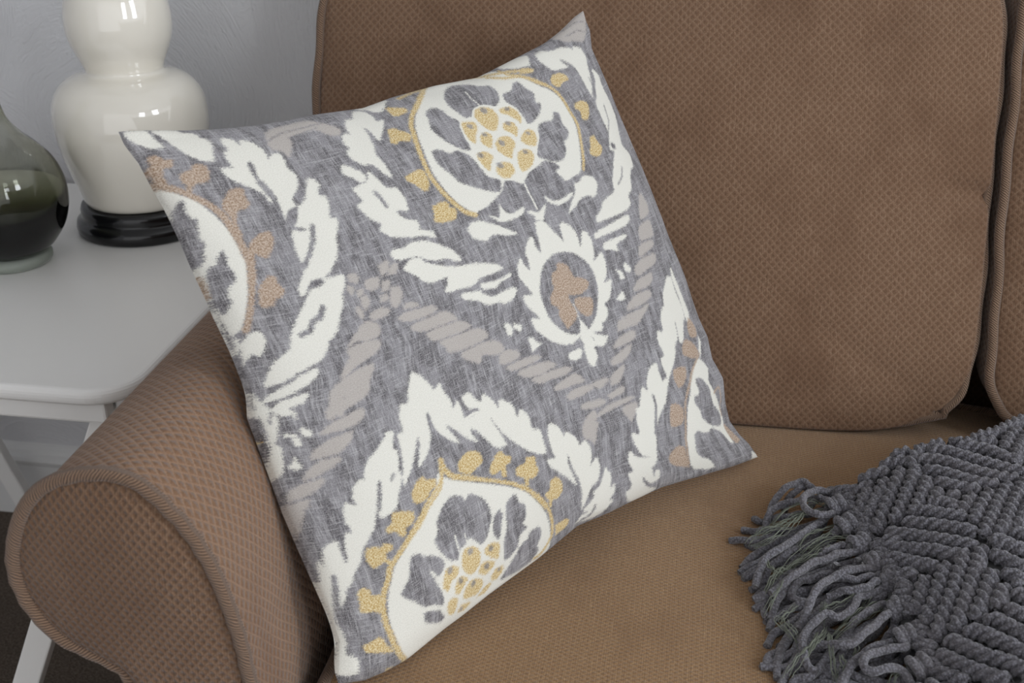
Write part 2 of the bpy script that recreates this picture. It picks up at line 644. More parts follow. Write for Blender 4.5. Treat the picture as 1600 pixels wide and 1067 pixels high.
def rounded_rect(x0, x1, y0, y1, r, k=10):
    out = []
    for cx, cy, a0 in ((x1 - r, y1 - r, 0), (x0 + r, y1 - r, 90), (x0 + r, y0 + r, 180), (x1 - r, y0 + r, 270)):
        for i in range(k + 1):
            a = math.radians(a0 + 90 * i / k)
            out.append((cx + r * math.cos(a), cy + r * math.sin(a)))
    return out


def rr_board(name, x0, x1, y0, y1, r, z0, z1, edge, mat, parent):
    V, F = [], []
    prof = [(0.0, z0)]
    prof = [(edge, z0)] + [(edge * (1 - math.cos(a)) if False else edge * (1 - math.sin(a)), z0 + edge * (1 - math.cos(a))) for a in np.linspace(0, math.pi / 2, 5)[1:]] \
        + [(edge * (1 - math.cos(a)), z1 - edge * (1 - math.sin(a))) for a in np.linspace(0, math.pi / 2, 5)]
    for ins, z in prof:
        for p in rounded_rect(x0 + ins, x1 - ins, y0 + ins, y1 - ins, max(r - ins, 0.002)):
            V.append((p[0], p[1], z))
    n_ = len(rounded_rect(0, 1, 0, 1, 0.1))
    F = grid_faces(len(prof), n_, closed_v=True, flip=True)
    F.append(tuple(range(n_))[::-1])
    F.append(tuple((len(prof) - 1) * n_ + i for i in range(n_)))
    o = mesh_obj(name, V, F, mat, parent, smooth=False)
    return o


rr_board('table_top', TX0, TX1, TY0, TY1, 0.05, TZ - 0.017, TZ, 0.007, M_WHITE, table)
b = Batch()
for args in ((TX0 + 0.03, TX1 - 0.03, TY0 + 0.012, TY0 + 0.03), (TX0 + 0.03, TX1 - 0.03, TY1 - 0.03, TY1 - 0.012)):
    V, F = box_data(*args, TZ - 0.040, TZ - 0.0165, 0.003)
    mesh_obj('rail', V, F, M_WHITE, table, smooth=False)
for args in ((TX0 + 0.012, TX0 + 0.03, TY0 + 0.03, TY1 - 0.03), (TX1 - 0.03, TX1 - 0.012, TY0 + 0.03, TY1 - 0.03)):
    V, F = box_data(*args, TZ - 0.040, TZ - 0.0165, 0.003)
    mesh_obj('rail', V, F, M_WHITE, table, smooth=False)
for y in (TY0 + 0.03, TY1 - 0.04):
    for xa, xb in ((-0.530, -0.766), (-1.150, -0.940) if y < 1.2 else (-1.235 + 0.06, -0.976)):
        V, F = beam_data((xa, y, TZ - 0.03), (xb, y, 0.0), 0.028, 0.018, side=(0, 1, 0))
        mesh_obj('leg', V, F, M_WHITE, table, smooth=False)

# ------------------------------------------------------------------ gourd lamp
LX, LY = -0.675, 1.320
lamp = tag(empty('table_lamp', (LX, LY, TZ)), 'glossy ivory double gourd ceramic lamp on a round black base', 'lamp')
V, F = lathe_data([(0.0, 0.0), (0.078, 0.0), (0.0815, 0.003), (0.0825, 0.009), (0.081, 0.016), (0.077, 0.0195), (0.0752, 0.021), (0.0750, 0.024), (0.0752, 0.030),
                   (0.0735, 0.035), (0.071, 0.037), (0.050, 0.037), (0.0, 0.037)], 96, (LX, LY, TZ))
mesh_obj('lamp_base', V, F, M_BLACK, lamp)
body = [(0.0, 0.0365), (0.050, 0.0365), (0.0660, 0.038), (0.0690, 0.042), (0.0735, 0.056), (0.0810, 0.082), (0.0870, 0.105), (0.0905, 0.125), (0.0910, 0.145), (0.0875, 0.165),
        (0.0775, 0.181), (0.0640, 0.190), (0.0490, 0.1945), (0.0452, 0.1975), (0.0475, 0.205), (0.0535, 0.219), (0.0590, 0.234), (0.0612, 0.250), (0.0600, 0.268), (0.0550, 0.288),
        (0.046, 0.304), (0.034, 0.316), (0.023, 0.322), (0.018, 0.328), (0.016, 0.342), (0.0165, 0.385), (0.0, 0.385)]
V, F = lathe_data(body, 128, (LX, LY, TZ), smooth_n=150)
mesh_obj('lamp_body', V, F, M_CERAMIC, lamp)
M_BRASS = plain('brushed_brass', (0.55, 0.40, 0.18), 0.3, Metallic=1.0)
V, F = lathe_data([(0.0, 0.383), (0.014, 0.384), (0.014, 0.40), (0.010, 0.402), (0.010, 0.44), (0.015, 0.442), (0.015, 0.475), (0.0, 0.477)], 32, (LX, LY, TZ))
mesh_obj('socket', V, F, M_BRASS, lamp)
M_SHADE = plain('white_linen_shade', (0.75, 0.73, 0.68), 0.9)
V, F = lathe_data([(0.118, 0.43), (0.120, 0.431), (0.100, 0.64), (0.098, 0.64), (0.118, 0.43)], 96, (LX, LY, TZ))
sh = mesh_obj('lamp_shade', V, F, M_SHADE, lamp)

# ------------------------------------------------------------------ smoked glass vase
VX, VY = -0.776, 1.180


def glass(name, col, dens):
    m = NT(name)
    m.set(Roughness=0.02, Transmission_Weight=1.0, IOR=1.48)
    m.colour((1, 1, 1))
    if dens:
        ab = m.n('ShaderNodeVolumeAbsorption')
        ab.inputs['Color'].default_value = (*col, 1)
        ab.inputs['Density'].default_value = dens
        m.l(ab.outputs[0], m.out.inputs['Volume'])
    return m.m


M_SMOKE = glass('smoked_green_glass', (0.42, 0.44, 0.26), 230.0)
M_CLEAR = glass('lit_clear_glass', (0.8, 0.9, 0.85), 0.0)
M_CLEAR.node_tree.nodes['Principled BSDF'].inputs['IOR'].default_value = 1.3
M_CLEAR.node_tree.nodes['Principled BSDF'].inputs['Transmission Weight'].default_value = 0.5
M_CLEAR.node_tree.nodes['Principled BSDF'].inputs['Base Color'].default_value = (0.62, 0.68, 0.60, 1)  # pale body colour stands in for table light inside the clear foot
vase = tag(empty('bottle_vase', (VX, VY, TZ)), 'smoked green glass bottle vase with round belly and clear foot', 'vase')
outer = [(0.0, 0.0145), (0.035, 0.0145), (0.0435, 0.0165), (0.053, 0.025), (0.066, 0.045), (0.0725, 0.070), (0.0715, 0.095), (0.063, 0.118), (0.048, 0.137), (0.033, 0.152),
         (0.0225, 0.167), (0.0175, 0.186), (0.0155, 0.21), (0.0145, 0.24), (0.015, 0.27), (0.019, 0.285)]
inner = [(0.017, 0.285), (0.0125, 0.27), (0.012, 0.24), (0.013, 0.21), (0.0150, 0.186), (0.020, 0.168), (0.0305, 0.153), (0.0455, 0.1375), (0.060, 0.119), (0.0680, 0.096),
         (0.068, 0.075), (0.058, 0.058), (0.035, 0.046), (0.0, 0.042)]
P = np.vstack([resample(outer, 70), resample(inner, 60)])
V, F = lathe_data(P, 96, (VX, VY, TZ))
mesh_obj('vase_body', V, F, M_SMOKE, vase)
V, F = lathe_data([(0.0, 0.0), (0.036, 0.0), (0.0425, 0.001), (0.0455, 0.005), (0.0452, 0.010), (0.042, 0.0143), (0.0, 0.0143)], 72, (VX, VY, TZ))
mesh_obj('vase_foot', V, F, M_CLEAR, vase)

# ------------------------------------------------------------------ patterned throw pillow
PIL_N=[0.6857, -0.5198, 0.5096]
PIL_TOP=[[-0.4196, 0.7972, 0.8541], [-0.4133, 0.8048, 0.853], [-0.4053, 0.8142, 0.851], [-0.3863, 0.8355, 0.8455], [-0.3715, 0.8527, 0.842], [-0.349, 0.8807, 0.8382], [-0.3323, 0.9029, 0.8369], [-0.3151, 0.9266, 0.8362], [-0.2857, 0.965, 0.833], [-0.2676, 0.9935, 0.8358], [-0.2387, 1.0358, 0.8373], [-0.2071, 1.0793, 0.836], [-0.1912, 1.1065, 0.8407], [-0.1693, 1.1444, 0.8474], [-0.1541, 1.1706, 0.8519], [-0.1409, 1.1972, 0.8597], [-0.1298, 1.2229, 0.8693], [-0.1223, 1.2376, 0.8733]]
PIL_RIGHT=[[-0.1223, 1.2376, 0.8733], [-0.1193, 1.2308, 0.863], [-0.1155, 1.2272, 0.8548], [-0.113, 1.2131, 0.8383], [-0.1015, 1.203, 0.8142], [-0.0902, 1.1948, 0.7923], [-0.0738, 1.1834, 0.7609], [-0.0525, 1.1652, 0.7168], [-0.0337, 1.1523, 0.681], [-0.0175, 1.1359, 0.645], [-0.0006, 1.1211, 0.6098], [0.0098, 1.1141, 0.5901], [0.0194, 1.1094, 0.5735], [0.0254, 1.0972, 0.5544], [0.0384, 1.094, 0.5351], [0.0445, 1.0796, 0.5137], [0.0508, 1.0723, 0.4989], [0.0622, 1.0721, 0.4844], [0.0728, 1.075, 0.4738], [0.0858, 1.0755, 0.458]]
PIL_LEFT=[[-0.4196, 0.7972, 0.8541], [-0.4153, 0.7948, 0.8453], [-0.4061, 0.7946, 0.8316], [-0.3965, 0.7912, 0.8139], [-0.3871, 0.7887, 0.7973], [-0.375, 0.7828, 0.7732], [-0.3659, 0.7772, 0.7538], [-0.3562, 0.7725, 0.7345], [-0.3501, 0.7687, 0.7213], [-0.3433, 0.7658, 0.7082], [-0.3359, 0.7621, 0.6933], [-0.3242, 0.7536, 0.6669], [-0.321, 0.7435, 0.6511], [-0.3114, 0.7363, 0.6292], [-0.3028, 0.7299, 0.6095], [-0.292, 0.7214, 0.5844], [-0.28, 0.7142, 0.559], [-0.2676, 0.7073, 0.5332], [-0.2545, 0.7001, 0.5062], [-0.2475, 0.693, 0.4881], [-0.2468, 0.6852, 0.4785], [-0.2453, 0.68, 0.4706], [-0.2418, 0.6768, 0.462]]
PIL_BOTTOM=[[-0.2418, 0.6768, 0.462], [-0.2258, 0.6907, 0.4558], [-0.2135, 0.7042, 0.4542], [-0.2008, 0.7201, 0.4545], [-0.1778, 0.7543, 0.4607], [-0.1682, 0.7677, 0.4624], [-0.1494, 0.7949, 0.4668], [-0.1283, 0.8244, 0.4707], [-0.1163, 0.8411, 0.4728], [-0.1064, 0.8555, 0.4752], [-0.0856, 0.8864, 0.4808], [-0.0593, 0.9162, 0.4783], [-0.0381, 0.9415, 0.4774], [-0.0126, 0.9714, 0.4758], [0.0113, 0.9964, 0.4712], [0.0311, 1.0169, 0.4671], [0.0632, 1.0505, 0.461], [0.0858, 1.0755, 0.458]]



def coons(nu, nv):
    """u: left->right, v: bottom->top. Boundary curves given as 3D points (arc-fraction parametrised)."""
    def par(P, n_):
        P = np.array(P, float)
        c = P[-1] - P[0]
        t = (P - P[0]) @ c / (c @ c)
        t = np.maximum.accumulate(t + np.arange(len(t)) * 1e-6)
        q = np.linspace(0, 1, n_)
        R = np.stack([np.interp(q, t, P[:, i]) for i in range(3)], 1)
        for _ in range(3):
            R[1:-1] = (R[:-2] + 2 * R[1:-1] + R[2:]) / 4
        return R
    top, bot = par(PIL_TOP, nu), par(PIL_BOTTOM, nu)
    left, right = par(PIL_LEFT[::-1], nv), par(PIL_RIGHT[::-1], nv)
    u = np.linspace(0, 1, nu)[:, None, None]
    v = np.linspace(0, 1, nv)[None, :, None]
    S = (1 - v) * bot[:, None] + v * top[:, None] + (1 - u) * left[None] + u * right[None]
    S -= (1 - u) * (1 - v) * bot[0] + u * (1 - v) * bot[-1] + (1 - u) * v * top[0] + u * v * top[-1]
    return S


def pillow_surface(nu, nv, side=1):
    S = coons(nu, nv)
    N_ = np.array(PIL_N)
    u = np.linspace(0, 1, nu)[:, None]
    v = np.linspace(0, 1, nv)[None, :]
    e = (4 * u * (1 - u)) * (4 * v * (1 - v))
    h = 0.056 * np.power(e, 0.42) if side > 0 else -0.040 * np.power(e, 0.5) * np.clip(u / 0.25, 0, 1) ** 0.8
    edge = np.minimum(np.minimum(u, 1 - u), np.minimum(v, 1 - v))
    k = np.exp(-edge / 0.10)
    # soft puckers running in from the seams and a few broad dents
    wr = 0.0016 * k * (np.sin(37 * u + 9 * v) + np.sin(29 * v - 12 * u + 1.3)) * np.minimum(edge / 0.02, 1)
    wr = wr + 0.0016 * np.sin(5.1 * u + 3.3 * v + 0.6) * np.sin(6.3 * v - 2.1 * u) * np.minimum(e * 3, 1)
    return S + (h + wr)[..., None] * N_

# the print of the pillow, in thousandths of its width and height (class, stroke width in 0.1 mm or 0 = filled, points)
PRINT = [
('I',0,[5,998,22,1000,36,999,40,985,43,962,25,959,17,967,9,976,5,986]),
('I',0,[40,996,57,1000,78,998,80,992,100,988,101,977,109,972,107,959,98,944,94,928,80,929,70,934,62,943,58,954,55,964,54,976,50,984]),
('I',0,[127,974,141,968,143,951,148,965,163,958,170,941,172,928,169,914,186,927,179,901,148,841,146,848,147,869,141,888,143,903,144,915,140,921,134,911,134,893,132,872,135,838,132,857,119,872,106,883,98,894,94,904,94,914,113,912,110,930,114,943,123,950,121,960]),
('I',0,[-8,901,9,886,20,871,32,861,42,846,51,825,58,805,61,780,61,758,59,736,49,701,-11,723,-13,753,-12,812,-10,867]),
('I',0,[369,990,390,985,396,970,390,956,407,957,397,941,371,907,368,917,365,935,356,946,359,929,355,901,346,882,350,863,350,826,339,839,332,858,323,867,315,864,308,871,301,883,299,899,310,905,306,916,308,933,317,939,326,934,324,947,328,957,340,969,354,969]),
('I',0,[275,875,286,876,294,865,302,856,306,845,300,833,290,833,285,845,274,855,271,865]),
('I',0,[314,854,320,841,324,826,329,812,345,809,350,796,352,780,346,755,330,765,324,759,335,743,357,733,343,702,310,714,290,723,280,739,290,748,277,759,268,777,262,795,278,801,274,813,270,829,290,832,304,835]),
('I',0,[165,949,170,940,172,927,171,918,181,929,194,927,196,912,190,896,198,883,192,863,182,850,171,842,168,832,170,823,158,820,149,814,143,795,144,815,147,850,143,875,137,893]),
('I',16,[130,878,133,859,136,840]),
('I',0,[212,871,222,862,224,851,214,842,213,833,224,828,218,806,209,787,222,784,214,762,204,751,201,734,185,703,136,720,135,743,142,781,156,794,169,820,189,833,200,855]),
('I',0,[377,994,405,1001,427,998,452,999,421,973,407,975,398,988]),
('I',0,[530,997,589,1011,658,1016,690,999,719,965,743,947,762,928,792,901,808,876,810,849,810,816,797,780,776,741,755,709,728,709,706,705,696,727,684,747,654,758,622,746,596,729,577,738,543,726,521,716,495,705,469,703,450,729,437,759,430,790,428,817,433,850,442,890,454,921,468,943,490,965]),
('I',0,[801,987,819,987,841,976,873,973,901,959,907,950,912,957,936,941,953,913,939,895,930,874,922,861,910,851,899,834,897,864,899,892,897,916,874,936,852,952,858,941,881,922,853,927,824,933,806,950,798,965]),
('I',0,[724,1003,767,1002,790,992,780,979,774,967,743,974,709,992]),
('I',0,[947,888,962,866,954,839,957,804,954,771,931,742,920,719,939,695,924,662,850,688,884,721,867,727,885,751,892,766,892,794,898,827,914,835,923,849,940,862]),
('I',0,[27,763,65,755,56,726,47,700,37,670,26,645,17,628,3,620,3,640,-2,664,-3,692,-1,743,8,750]),
('I',0,[12,608,24,621,37,621,40,604,31,585,24,577,18,585,8,577,4,568,6,592,5,603]),
('I',22,[-2,670,-2,653,-2,623,-2,595,3,593,7,613]),
('I',0,[153,733,192,720,177,699,159,685,148,689,131,683,125,671,113,665,112,675,119,690,133,708]),
('I',0,[152,687,176,682,191,682,185,661,176,656,173,637,156,614,151,605,142,591,125,581,118,567,103,552,90,548,56,536,39,527,28,526,15,524,24,544,37,565,66,582,68,592,78,612,96,635,117,657,130,673]),
('I',0,[92,542,90,529,74,518,55,510,35,503,15,499,12,505,23,512,38,522,48,524,63,534,82,539]),
('I',0,[66,505,71,499,63,491,53,487,41,485,50,472,25,476,21,489,30,494,42,499]),
('I',0,[-4,522,5,512,12,498,19,484,17,475,0,480,-6,496]),
('I',0,[184,770,212,762,199,742,198,728,184,706,162,690,150,688]),
('I',0,[150,688,170,684,188,684,186,667,180,655,170,650,171,635,157,617,146,610,149,600,139,587,124,579,114,574,112,561,99,554]),
('I',0,[282,739,373,709,374,691,354,702,338,706,316,710,291,721]),
('I',0,[279,692,292,696,307,691,322,698,351,694,375,677,393,660,400,641,401,632,389,637,380,646,356,649,336,658,330,666,308,671,291,672,281,679]),
('I',0,[288,655,310,668,330,666,331,655,348,644,373,631,396,623,415,620,439,610,427,585,398,583,371,583,349,583,345,590,360,600,373,610,352,612,329,610,315,619,307,635]),
('I',0,[374,573,417,563,411,548,380,555,372,564]),
('I',0,[439,683,468,669,460,651,443,662]),
('I',0,[242,475,255,463,266,443,267,422,226,442]),
('I',0,[440,683,452,692,475,687,493,672,507,662,525,647,541,634,526,634,510,639,496,647,483,650,468,643,452,654,441,669]),
('I',0,[527,705,529,694,537,680,555,679,574,688,581,683,569,669,545,665,520,666,508,672,492,693,509,681,516,677]),
('I',0,[640,704,639,693,652,680,676,676,706,681,712,675,689,667,662,667,643,677,634,691]),
('I',0,[579,673,593,672,605,664,631,678,630,671,617,657,611,645,590,650,595,659]),
('I',0,[757,703,785,691,788,672,771,653,759,650,746,660,722,659,702,649,675,642,694,659,718,678,724,696,736,692]),
('I',0,[590,650,611,645,621,618,630,605,635,587,642,627,652,631,667,620,675,602,674,585,670,565,690,597,701,592,706,569,699,544,688,525,719,541,721,515,717,490,702,475,726,477,717,456,706,440,685,434,691,419,679,401,664,401,648,389,635,386,666,370,661,358,646,352,633,360,629,381,601,390,595,386,574,379,552,392,532,399,520,416,505,434,504,461,526,450,515,470,502,488,497,511,523,502,513,521,501,548,507,569,522,587,524,567,533,552,536,577,538,596,561,620,570,617,565,598,571,580,578,602,583,631]),
('I',0,[371,630,407,622,443,608,469,592,479,578,452,580,421,585,407,578,382,581,350,583,357,603]),
('I',0,[417,576,455,563,490,565,486,557,460,557,446,551,418,562]),
('I',0,[374,571,399,567,418,553,433,539,459,538,484,536,489,527,477,514,454,512,439,526,428,525,410,535,401,548,378,557]),
('I',0,[387,668,398,653,404,634,392,634,377,647]),
('I',0,[871,706,927,687,913,668,897,656,883,630,865,626,861,607,844,598,800,596,760,597,737,598,742,610,765,620,779,634,804,640,828,644,833,663,851,686]),
('I',0,[838,589,837,576,813,568,771,567,715,567,717,577,732,582,771,584,805,588]),
('I',0,[808,553,802,544,765,541,766,523,747,533,727,539,729,552,754,554]),
('I',0,[776,498,789,481,783,473,769,480,769,493]),
('I',0,[740,492,760,483,763,466,749,466,750,479]),
('I',0,[744,444,749,426,735,423,720,431,732,438]),
('I',0,[899,436,913,429,908,403,912,379,916,355,906,331,820,353,851,379,859,404,882,424]),
('I',0,[923,452,925,418,929,384,934,350,927,326,912,330,914,382,909,423]),
('I',0,[-3,525,2,518,14,498,19,490,27,476,24,460,19,442,12,428,19,421,15,398,14,385,7,373,-2,366,-3,379,-2,392,6,417,7,435,9,459,8,475,1,488,-6,497,-5,511]),
('I',0,[26,497,54,503,71,502,66,491,53,487,41,487,50,478,48,463,42,478,28,483]),
('I',0,[50,451,62,440,61,432,52,432,46,442]),
('I',0,[34,434,42,435,45,423,42,419,35,421]),
('I',0,[26,444,42,440,39,436,26,438]),
('I',0,[31,403,32,392,36,383,28,379,18,384,25,393]),
('I',0,[181,392,178,380,168,362,179,354,147,265,124,259,115,267,130,304,135,323,129,321,119,296,109,270,97,242,69,253,63,277,65,293,73,310,80,302,86,298,86,316,93,332,107,339,111,335,116,353,131,367,148,375,163,387]),
('I',0,[244,474,256,461,265,443,272,424,286,433,287,416,295,389,293,375,307,388,309,366,308,346,328,348,341,348,338,356,320,361,314,390,334,391,340,373,350,362,357,377,372,358,379,333,383,353,402,337,410,320,407,300,421,313,432,290,429,264,451,250,448,210,443,199,421,217,395,249,370,283,355,330,363,299,371,261,345,268,327,309,319,322,314,325,311,317,321,293,302,310,286,336,273,355,273,344,288,308,269,325,254,345,249,365,248,388,244,388,242,369,240,350,223,323,203,308,202,314,218,349,216,361,210,348,192,316,167,290,167,301,177,324,183,356,185,383,197,380,197,406,207,430,221,423,225,442,238,461]),
('I',0,[164,394,181,391,170,363,175,349,169,329,156,319,157,313,171,322,169,306,154,285,139,266,118,261]),
('I',0,[502,460,543,447,558,416,594,391,583,382,560,382,530,402,510,435]),
('I',0,[442,479,454,475,460,462,455,449,445,452,445,464]),
('I',0,[466,469,480,456,473,448,460,462]),
('I',0,[484,428,497,422,500,410,512,403,496,399,483,397,485,411]),
('I',0,[615,425,621,410,628,387,632,366,672,373,662,360,643,354,626,361,628,337,612,318,600,326,600,356,604,375,598,390]),
('I',0,[560,362,577,367,598,365,588,347,572,344,560,352]),
('I',0,[640,407,651,414,669,408,660,384,640,387,633,396]),
('I',0,[385,354,401,337,409,319,408,300,420,312,429,290,428,264,451,249,445,221,448,199,429,211,404,243,384,275,368,308]),
('I',0,[470,252,492,231,492,207,500,215,515,198,523,172,535,182,548,164,548,145,539,123,563,140,566,107,553,84,513,100,504,136,490,173,489,150,499,106,476,134,445,171,439,191,462,178,458,205,463,232]),
('I',0,[575,104,583,106,583,73,564,80]),
('I',0,[362,294,372,262,352,263]),
('I',0,[851,385,882,377,872,353,866,325,859,306,841,296,828,269,806,240,784,214,765,190,736,159,729,142,734,192,739,212,725,174,725,143,720,99,707,70,687,60,641,80,639,108,647,122,660,101,696,86,706,97,673,106,662,133,656,154,680,142,670,181,686,202,699,197,707,223,718,239,729,222,733,248,747,270,771,275,771,254,781,236,796,236,779,277,798,283,794,318,804,339,819,329,828,364]),
('I',0,[887,376,920,367,908,344,875,295,858,296,868,327,872,353]),
('I',0,[913,253,940,234,943,216,914,195,928,173,955,124,954,81,951,50,894,29,855,10,795,26,805,76,819,128,827,170,860,217,887,237]),
('I',0,[936,292,938,278,926,250,921,264]),
('I',0,[982,24,1005,2,992,-6,965,2]),
('I',0,[69,295,107,279,98,250,86,233,73,222,66,204,54,189,48,183,41,168,30,159,26,142,14,127,7,111,8,134,12,156,22,188,19,186,13,150,7,128,4,101,8,87,10,59,11,48,28,39,28,12,-3,16,-3,33,0,60,-3,85,-2,115,-2,144,-1,178,4,177,6,197,9,218,14,203,17,228,25,241,44,251,42,224,43,205,49,216,49,230,57,258,69,255,65,277]),
('I',0,[113,276,133,265,118,260,113,268]),
('I',0,[229,286,237,270,257,254,289,231,321,207,348,187,380,161,399,135,419,100,425,68,427,35,425,11,403,-4,347,3,279,3,217,-1,188,-4,112,-1,93,39,78,69,79,103,87,129,102,158,113,177,134,191,163,214,195,239,217,261]),
('I',0,[468,251,483,242,494,219,492,206,503,213,515,197,522,172,531,181,548,163,549,141,542,121,563,138,566,113,554,87,532,78,511,47,502,39,511,75,513,102,502,127,490,171,486,161,500,118,506,92,482,129,445,170,439,189,461,177,457,198,463,232]),
('I',0,[484,15,500,27,520,30,503,34,538,58,532,67,553,73,579,105,589,95,586,78,577,60,593,68,585,46,567,36,583,33,558,15,533,8]),
('I',0,[641,118,652,111,654,100,672,92,691,89,690,63,689,37,698,56,708,48,703,31,683,25,668,39,663,53,660,39,672,23,701,7,683,4,648,-2,623,9,612,34,633,40,628,75,644,71,641,95]),
('I',0,[704,222,738,210,730,164,718,110,709,67,691,89,674,100,660,131,654,157,682,141,672,178,678,199,692,201]),
('T',0,[203,979,243,984,277,985,289,976,306,962,316,948,307,936,288,942,277,960,249,958,230,956,206,941,183,945,187,958]),
('T',0,[207,955,229,953,214,926,205,915,199,932,180,935]),
('T',0,[195,969,226,982,194,937,183,945]),
('T',0,[950,1007,1005,1005,1012,999,990,977,971,955,952,944,925,963,899,974,882,992,875,998,910,1007]),
('T',0,[134,524,119,504,102,498,98,476,86,464,117,445]),
('T',0,[195,681,210,679,211,664,203,660,193,668]),
('T',0,[217,659,231,662,245,657,239,641,223,637,213,646]),
('T',0,[251,679,270,680,266,664,248,656]),
('T',0,[257,656,276,672,285,666,275,651]),
('T',0,[231,623,245,624,243,612,227,613]),
('T',0,[256,634,271,628,271,613,261,599,249,592,241,601,248,620]),
('T',0,[245,648,259,645,251,630,237,630]),
('T',0,[187,623,194,614,193,600,187,596,182,610]),
('T',0,[188,661,198,654,189,643,185,653]),
('T',0,[198,648,211,647,206,636,195,635]),
('T',0,[201,636,213,634,211,616,197,607,196,625]),
('T',0,[198,598,223,606,239,596,232,587,215,585,202,588]),
('T',0,[261,593,276,594,291,584,285,579,261,585]),
('T',0,[242,574,259,580,287,575,311,573,322,561,304,556,274,557,252,564]),
('T',0,[258,549,269,553,302,552,331,554,347,539,350,529,328,528,300,530,279,531,261,542]),
('T',0,[280,527,300,529,330,526,350,527,377,507,364,503,335,505,310,504,292,508]),
('T',0,[303,501,323,503,357,500,396,497,389,471,363,471,340,469,322,480]),
('T',0,[339,465,362,467,388,467,374,427,344,452]),
('T',0,[166,576,190,592,208,582,210,567,204,558,184,554,164,563,142,555,155,566]),
('T',0,[142,555,167,558,202,552,200,539,186,530,166,525,152,522,132,512,120,512,127,525,146,542]),
('T',0,[105,494,121,509,153,517,178,517,181,508,172,494,165,470]),
('T',0,[335,549,347,535,328,530]),
('T',0,[326,526,347,527,364,518,375,506,355,502,322,505]),
('T',0,[322,500,358,500,381,500,402,488,407,473,387,470,354,469,316,475]),
('T',0,[351,460,380,469,409,464,425,451,430,435,423,426]),
('T',0,[908,618,917,588,906,568,872,566,869,574,894,609]),
('T',0,[862,559,900,560,900,543,894,522,876,524,841,527,847,549]),
('T',0,[833,522,886,520,887,505,857,501,820,493]),
('T',0,[825,492,884,493,878,472,846,467,809,460,796,463,798,479]),
('T',0,[796,453,853,459,845,441,826,432,780,431,773,436]),
('T',0,[773,426,823,426,826,412,800,402,741,398,741,408]),
('T',0,[720,391,777,394,807,397,765,368]),
('T',0,[107,501,123,509,175,508,167,473,147,462,137,472,120,482,101,484]),
('T',0,[92,470,114,479,150,480,148,464,118,459,91,449,86,456]),
('T',0,[74,436,94,446,147,454,146,435,122,427,98,428,68,430]),
('T',0,[58,409,82,420,121,422,114,408,93,392,71,392,48,391,50,401]),
('T',0,[40,377,57,388,89,388,89,380,74,372,55,365,28,358]),
('T',0,[9,346,28,355,60,360,55,349,36,335,21,330,3,325]),
('T',0,[1,321,15,325,32,328,26,313,13,304,-3,302]),
('T',0,[-1,296,16,303,12,290,2,270,-5,272]),
('T',0,[414,430,433,431,454,418,459,402,426,404,407,412]),
('T',0,[414,402,450,398,492,388,502,376,468,378,430,385]),
('T',0,[435,380,485,372,519,361,529,349,494,344,453,357]),
('T',0,[458,351,509,343,545,342,563,331,538,323,480,329]),
('T',0,[503,309,531,316,560,322,571,312,579,296,542,298,505,298]),
('T',0,[521,282,546,290,583,289,594,277,562,271,528,270]),
('T',0,[549,247,559,256,608,250,617,237,585,236,556,242]),
('T',0,[583,288,623,290,636,282,608,269,594,277]),
('T',0,[541,213,568,231,584,233,585,218,573,208,583,205,568,189,560,160,550,176,532,185]),
('T',0,[579,221,620,233,682,231,690,221,643,221,592,216]),
('T',0,[620,252,662,258,664,244,626,241]),
('T',0,[640,215,683,216,691,206,668,186,657,174]),
('T',0,[654,321,722,334,715,319,689,305,651,305]),
('T',0,[638,288,682,300,681,290,656,266,631,267]),
('T',0,[670,343,696,357,746,357,738,339,709,335,674,338]),
('T',0,[696,367,711,389,770,377,755,365]),
('T',0,[-4,311,8,314,22,311,12,291,0,282,-2,294]),
('T',0,[1,279,11,285,-1,257]),
('G',0,[20,863,15,843,18,828,25,827,20,809,16,791,22,787,15,770,8,749,1,745,-4,752,-5,785,-4,825,3,848,10,858]),
('G',0,[38,769,39,759,32,736,30,728,40,727,34,711,2,716,11,742,22,742,28,759]),
('G',35,[305,809,309,795,312,778]),
('G',0,[153,816,169,820,156,794,144,789,135,789]),
('G',30,[148,785,162,778]),
('G',38,[177,781,170,761,158,741,138,716]),
('G',0,[558,973,583,988,618,981,633,968,653,967,660,944,655,923,639,911,625,920,608,922,592,918,578,901,559,901,554,915,541,934,540,955]),
('G',0,[484,938,505,945,525,930,528,914,545,898,533,882,534,852,527,829,510,837,491,858,479,885,476,901,485,920]),
('G',0,[450,857,464,854,484,836,498,841,517,824,525,801,530,771,540,761,557,753,546,726,519,736,493,755,468,775,460,799,448,822,447,844]),
('G',0,[667,938,694,934,707,950,720,948,734,926,752,908,740,886,754,880,734,861,708,852,689,851,690,871,686,896,669,918]),
('G',0,[697,821,713,841,733,842,756,835,770,853,783,844,774,821,780,801,767,787,751,785,747,765,727,750,709,752,688,762,666,782,672,798,688,810]),
('G',0,[612,737,629,755,666,764,681,767,702,752,708,738,688,736,688,724,662,725,645,702,610,669,607,697]),
('G',0,[562,748,580,747,598,732,609,695,608,667,597,677,583,687,570,684,544,677,532,691,533,714,546,725]),
('G',0,[474,705,496,706,517,697,516,679,508,685,494,693,476,687]),
('G',57,[884,733,887,728]),
('G',0,[32,761,40,757,35,742,39,727,35,711,23,703,17,688,20,679,14,668,7,657,0,674,1,701,7,728,14,744,23,744]),
('G',0,[0,773,15,766,8,750,1,745]),
('G',46,[137,638,128,625,113,619,103,605,89,602]),
('G',0,[135,688,147,686,158,681,148,675,135,674]),
('G',43,[144,682,151,681]),
('G',38,[135,637,125,621]),
('G',0,[629,569,652,558,670,535,682,507,684,474,673,448,657,420,639,405,627,396,623,407,614,423,602,393,575,403,559,420,545,444,542,474,539,510,549,535,568,557,598,572]),
('G',16,[20,480,15,465]),
('G',16,[246,390,245,370,250,350,266,324]),
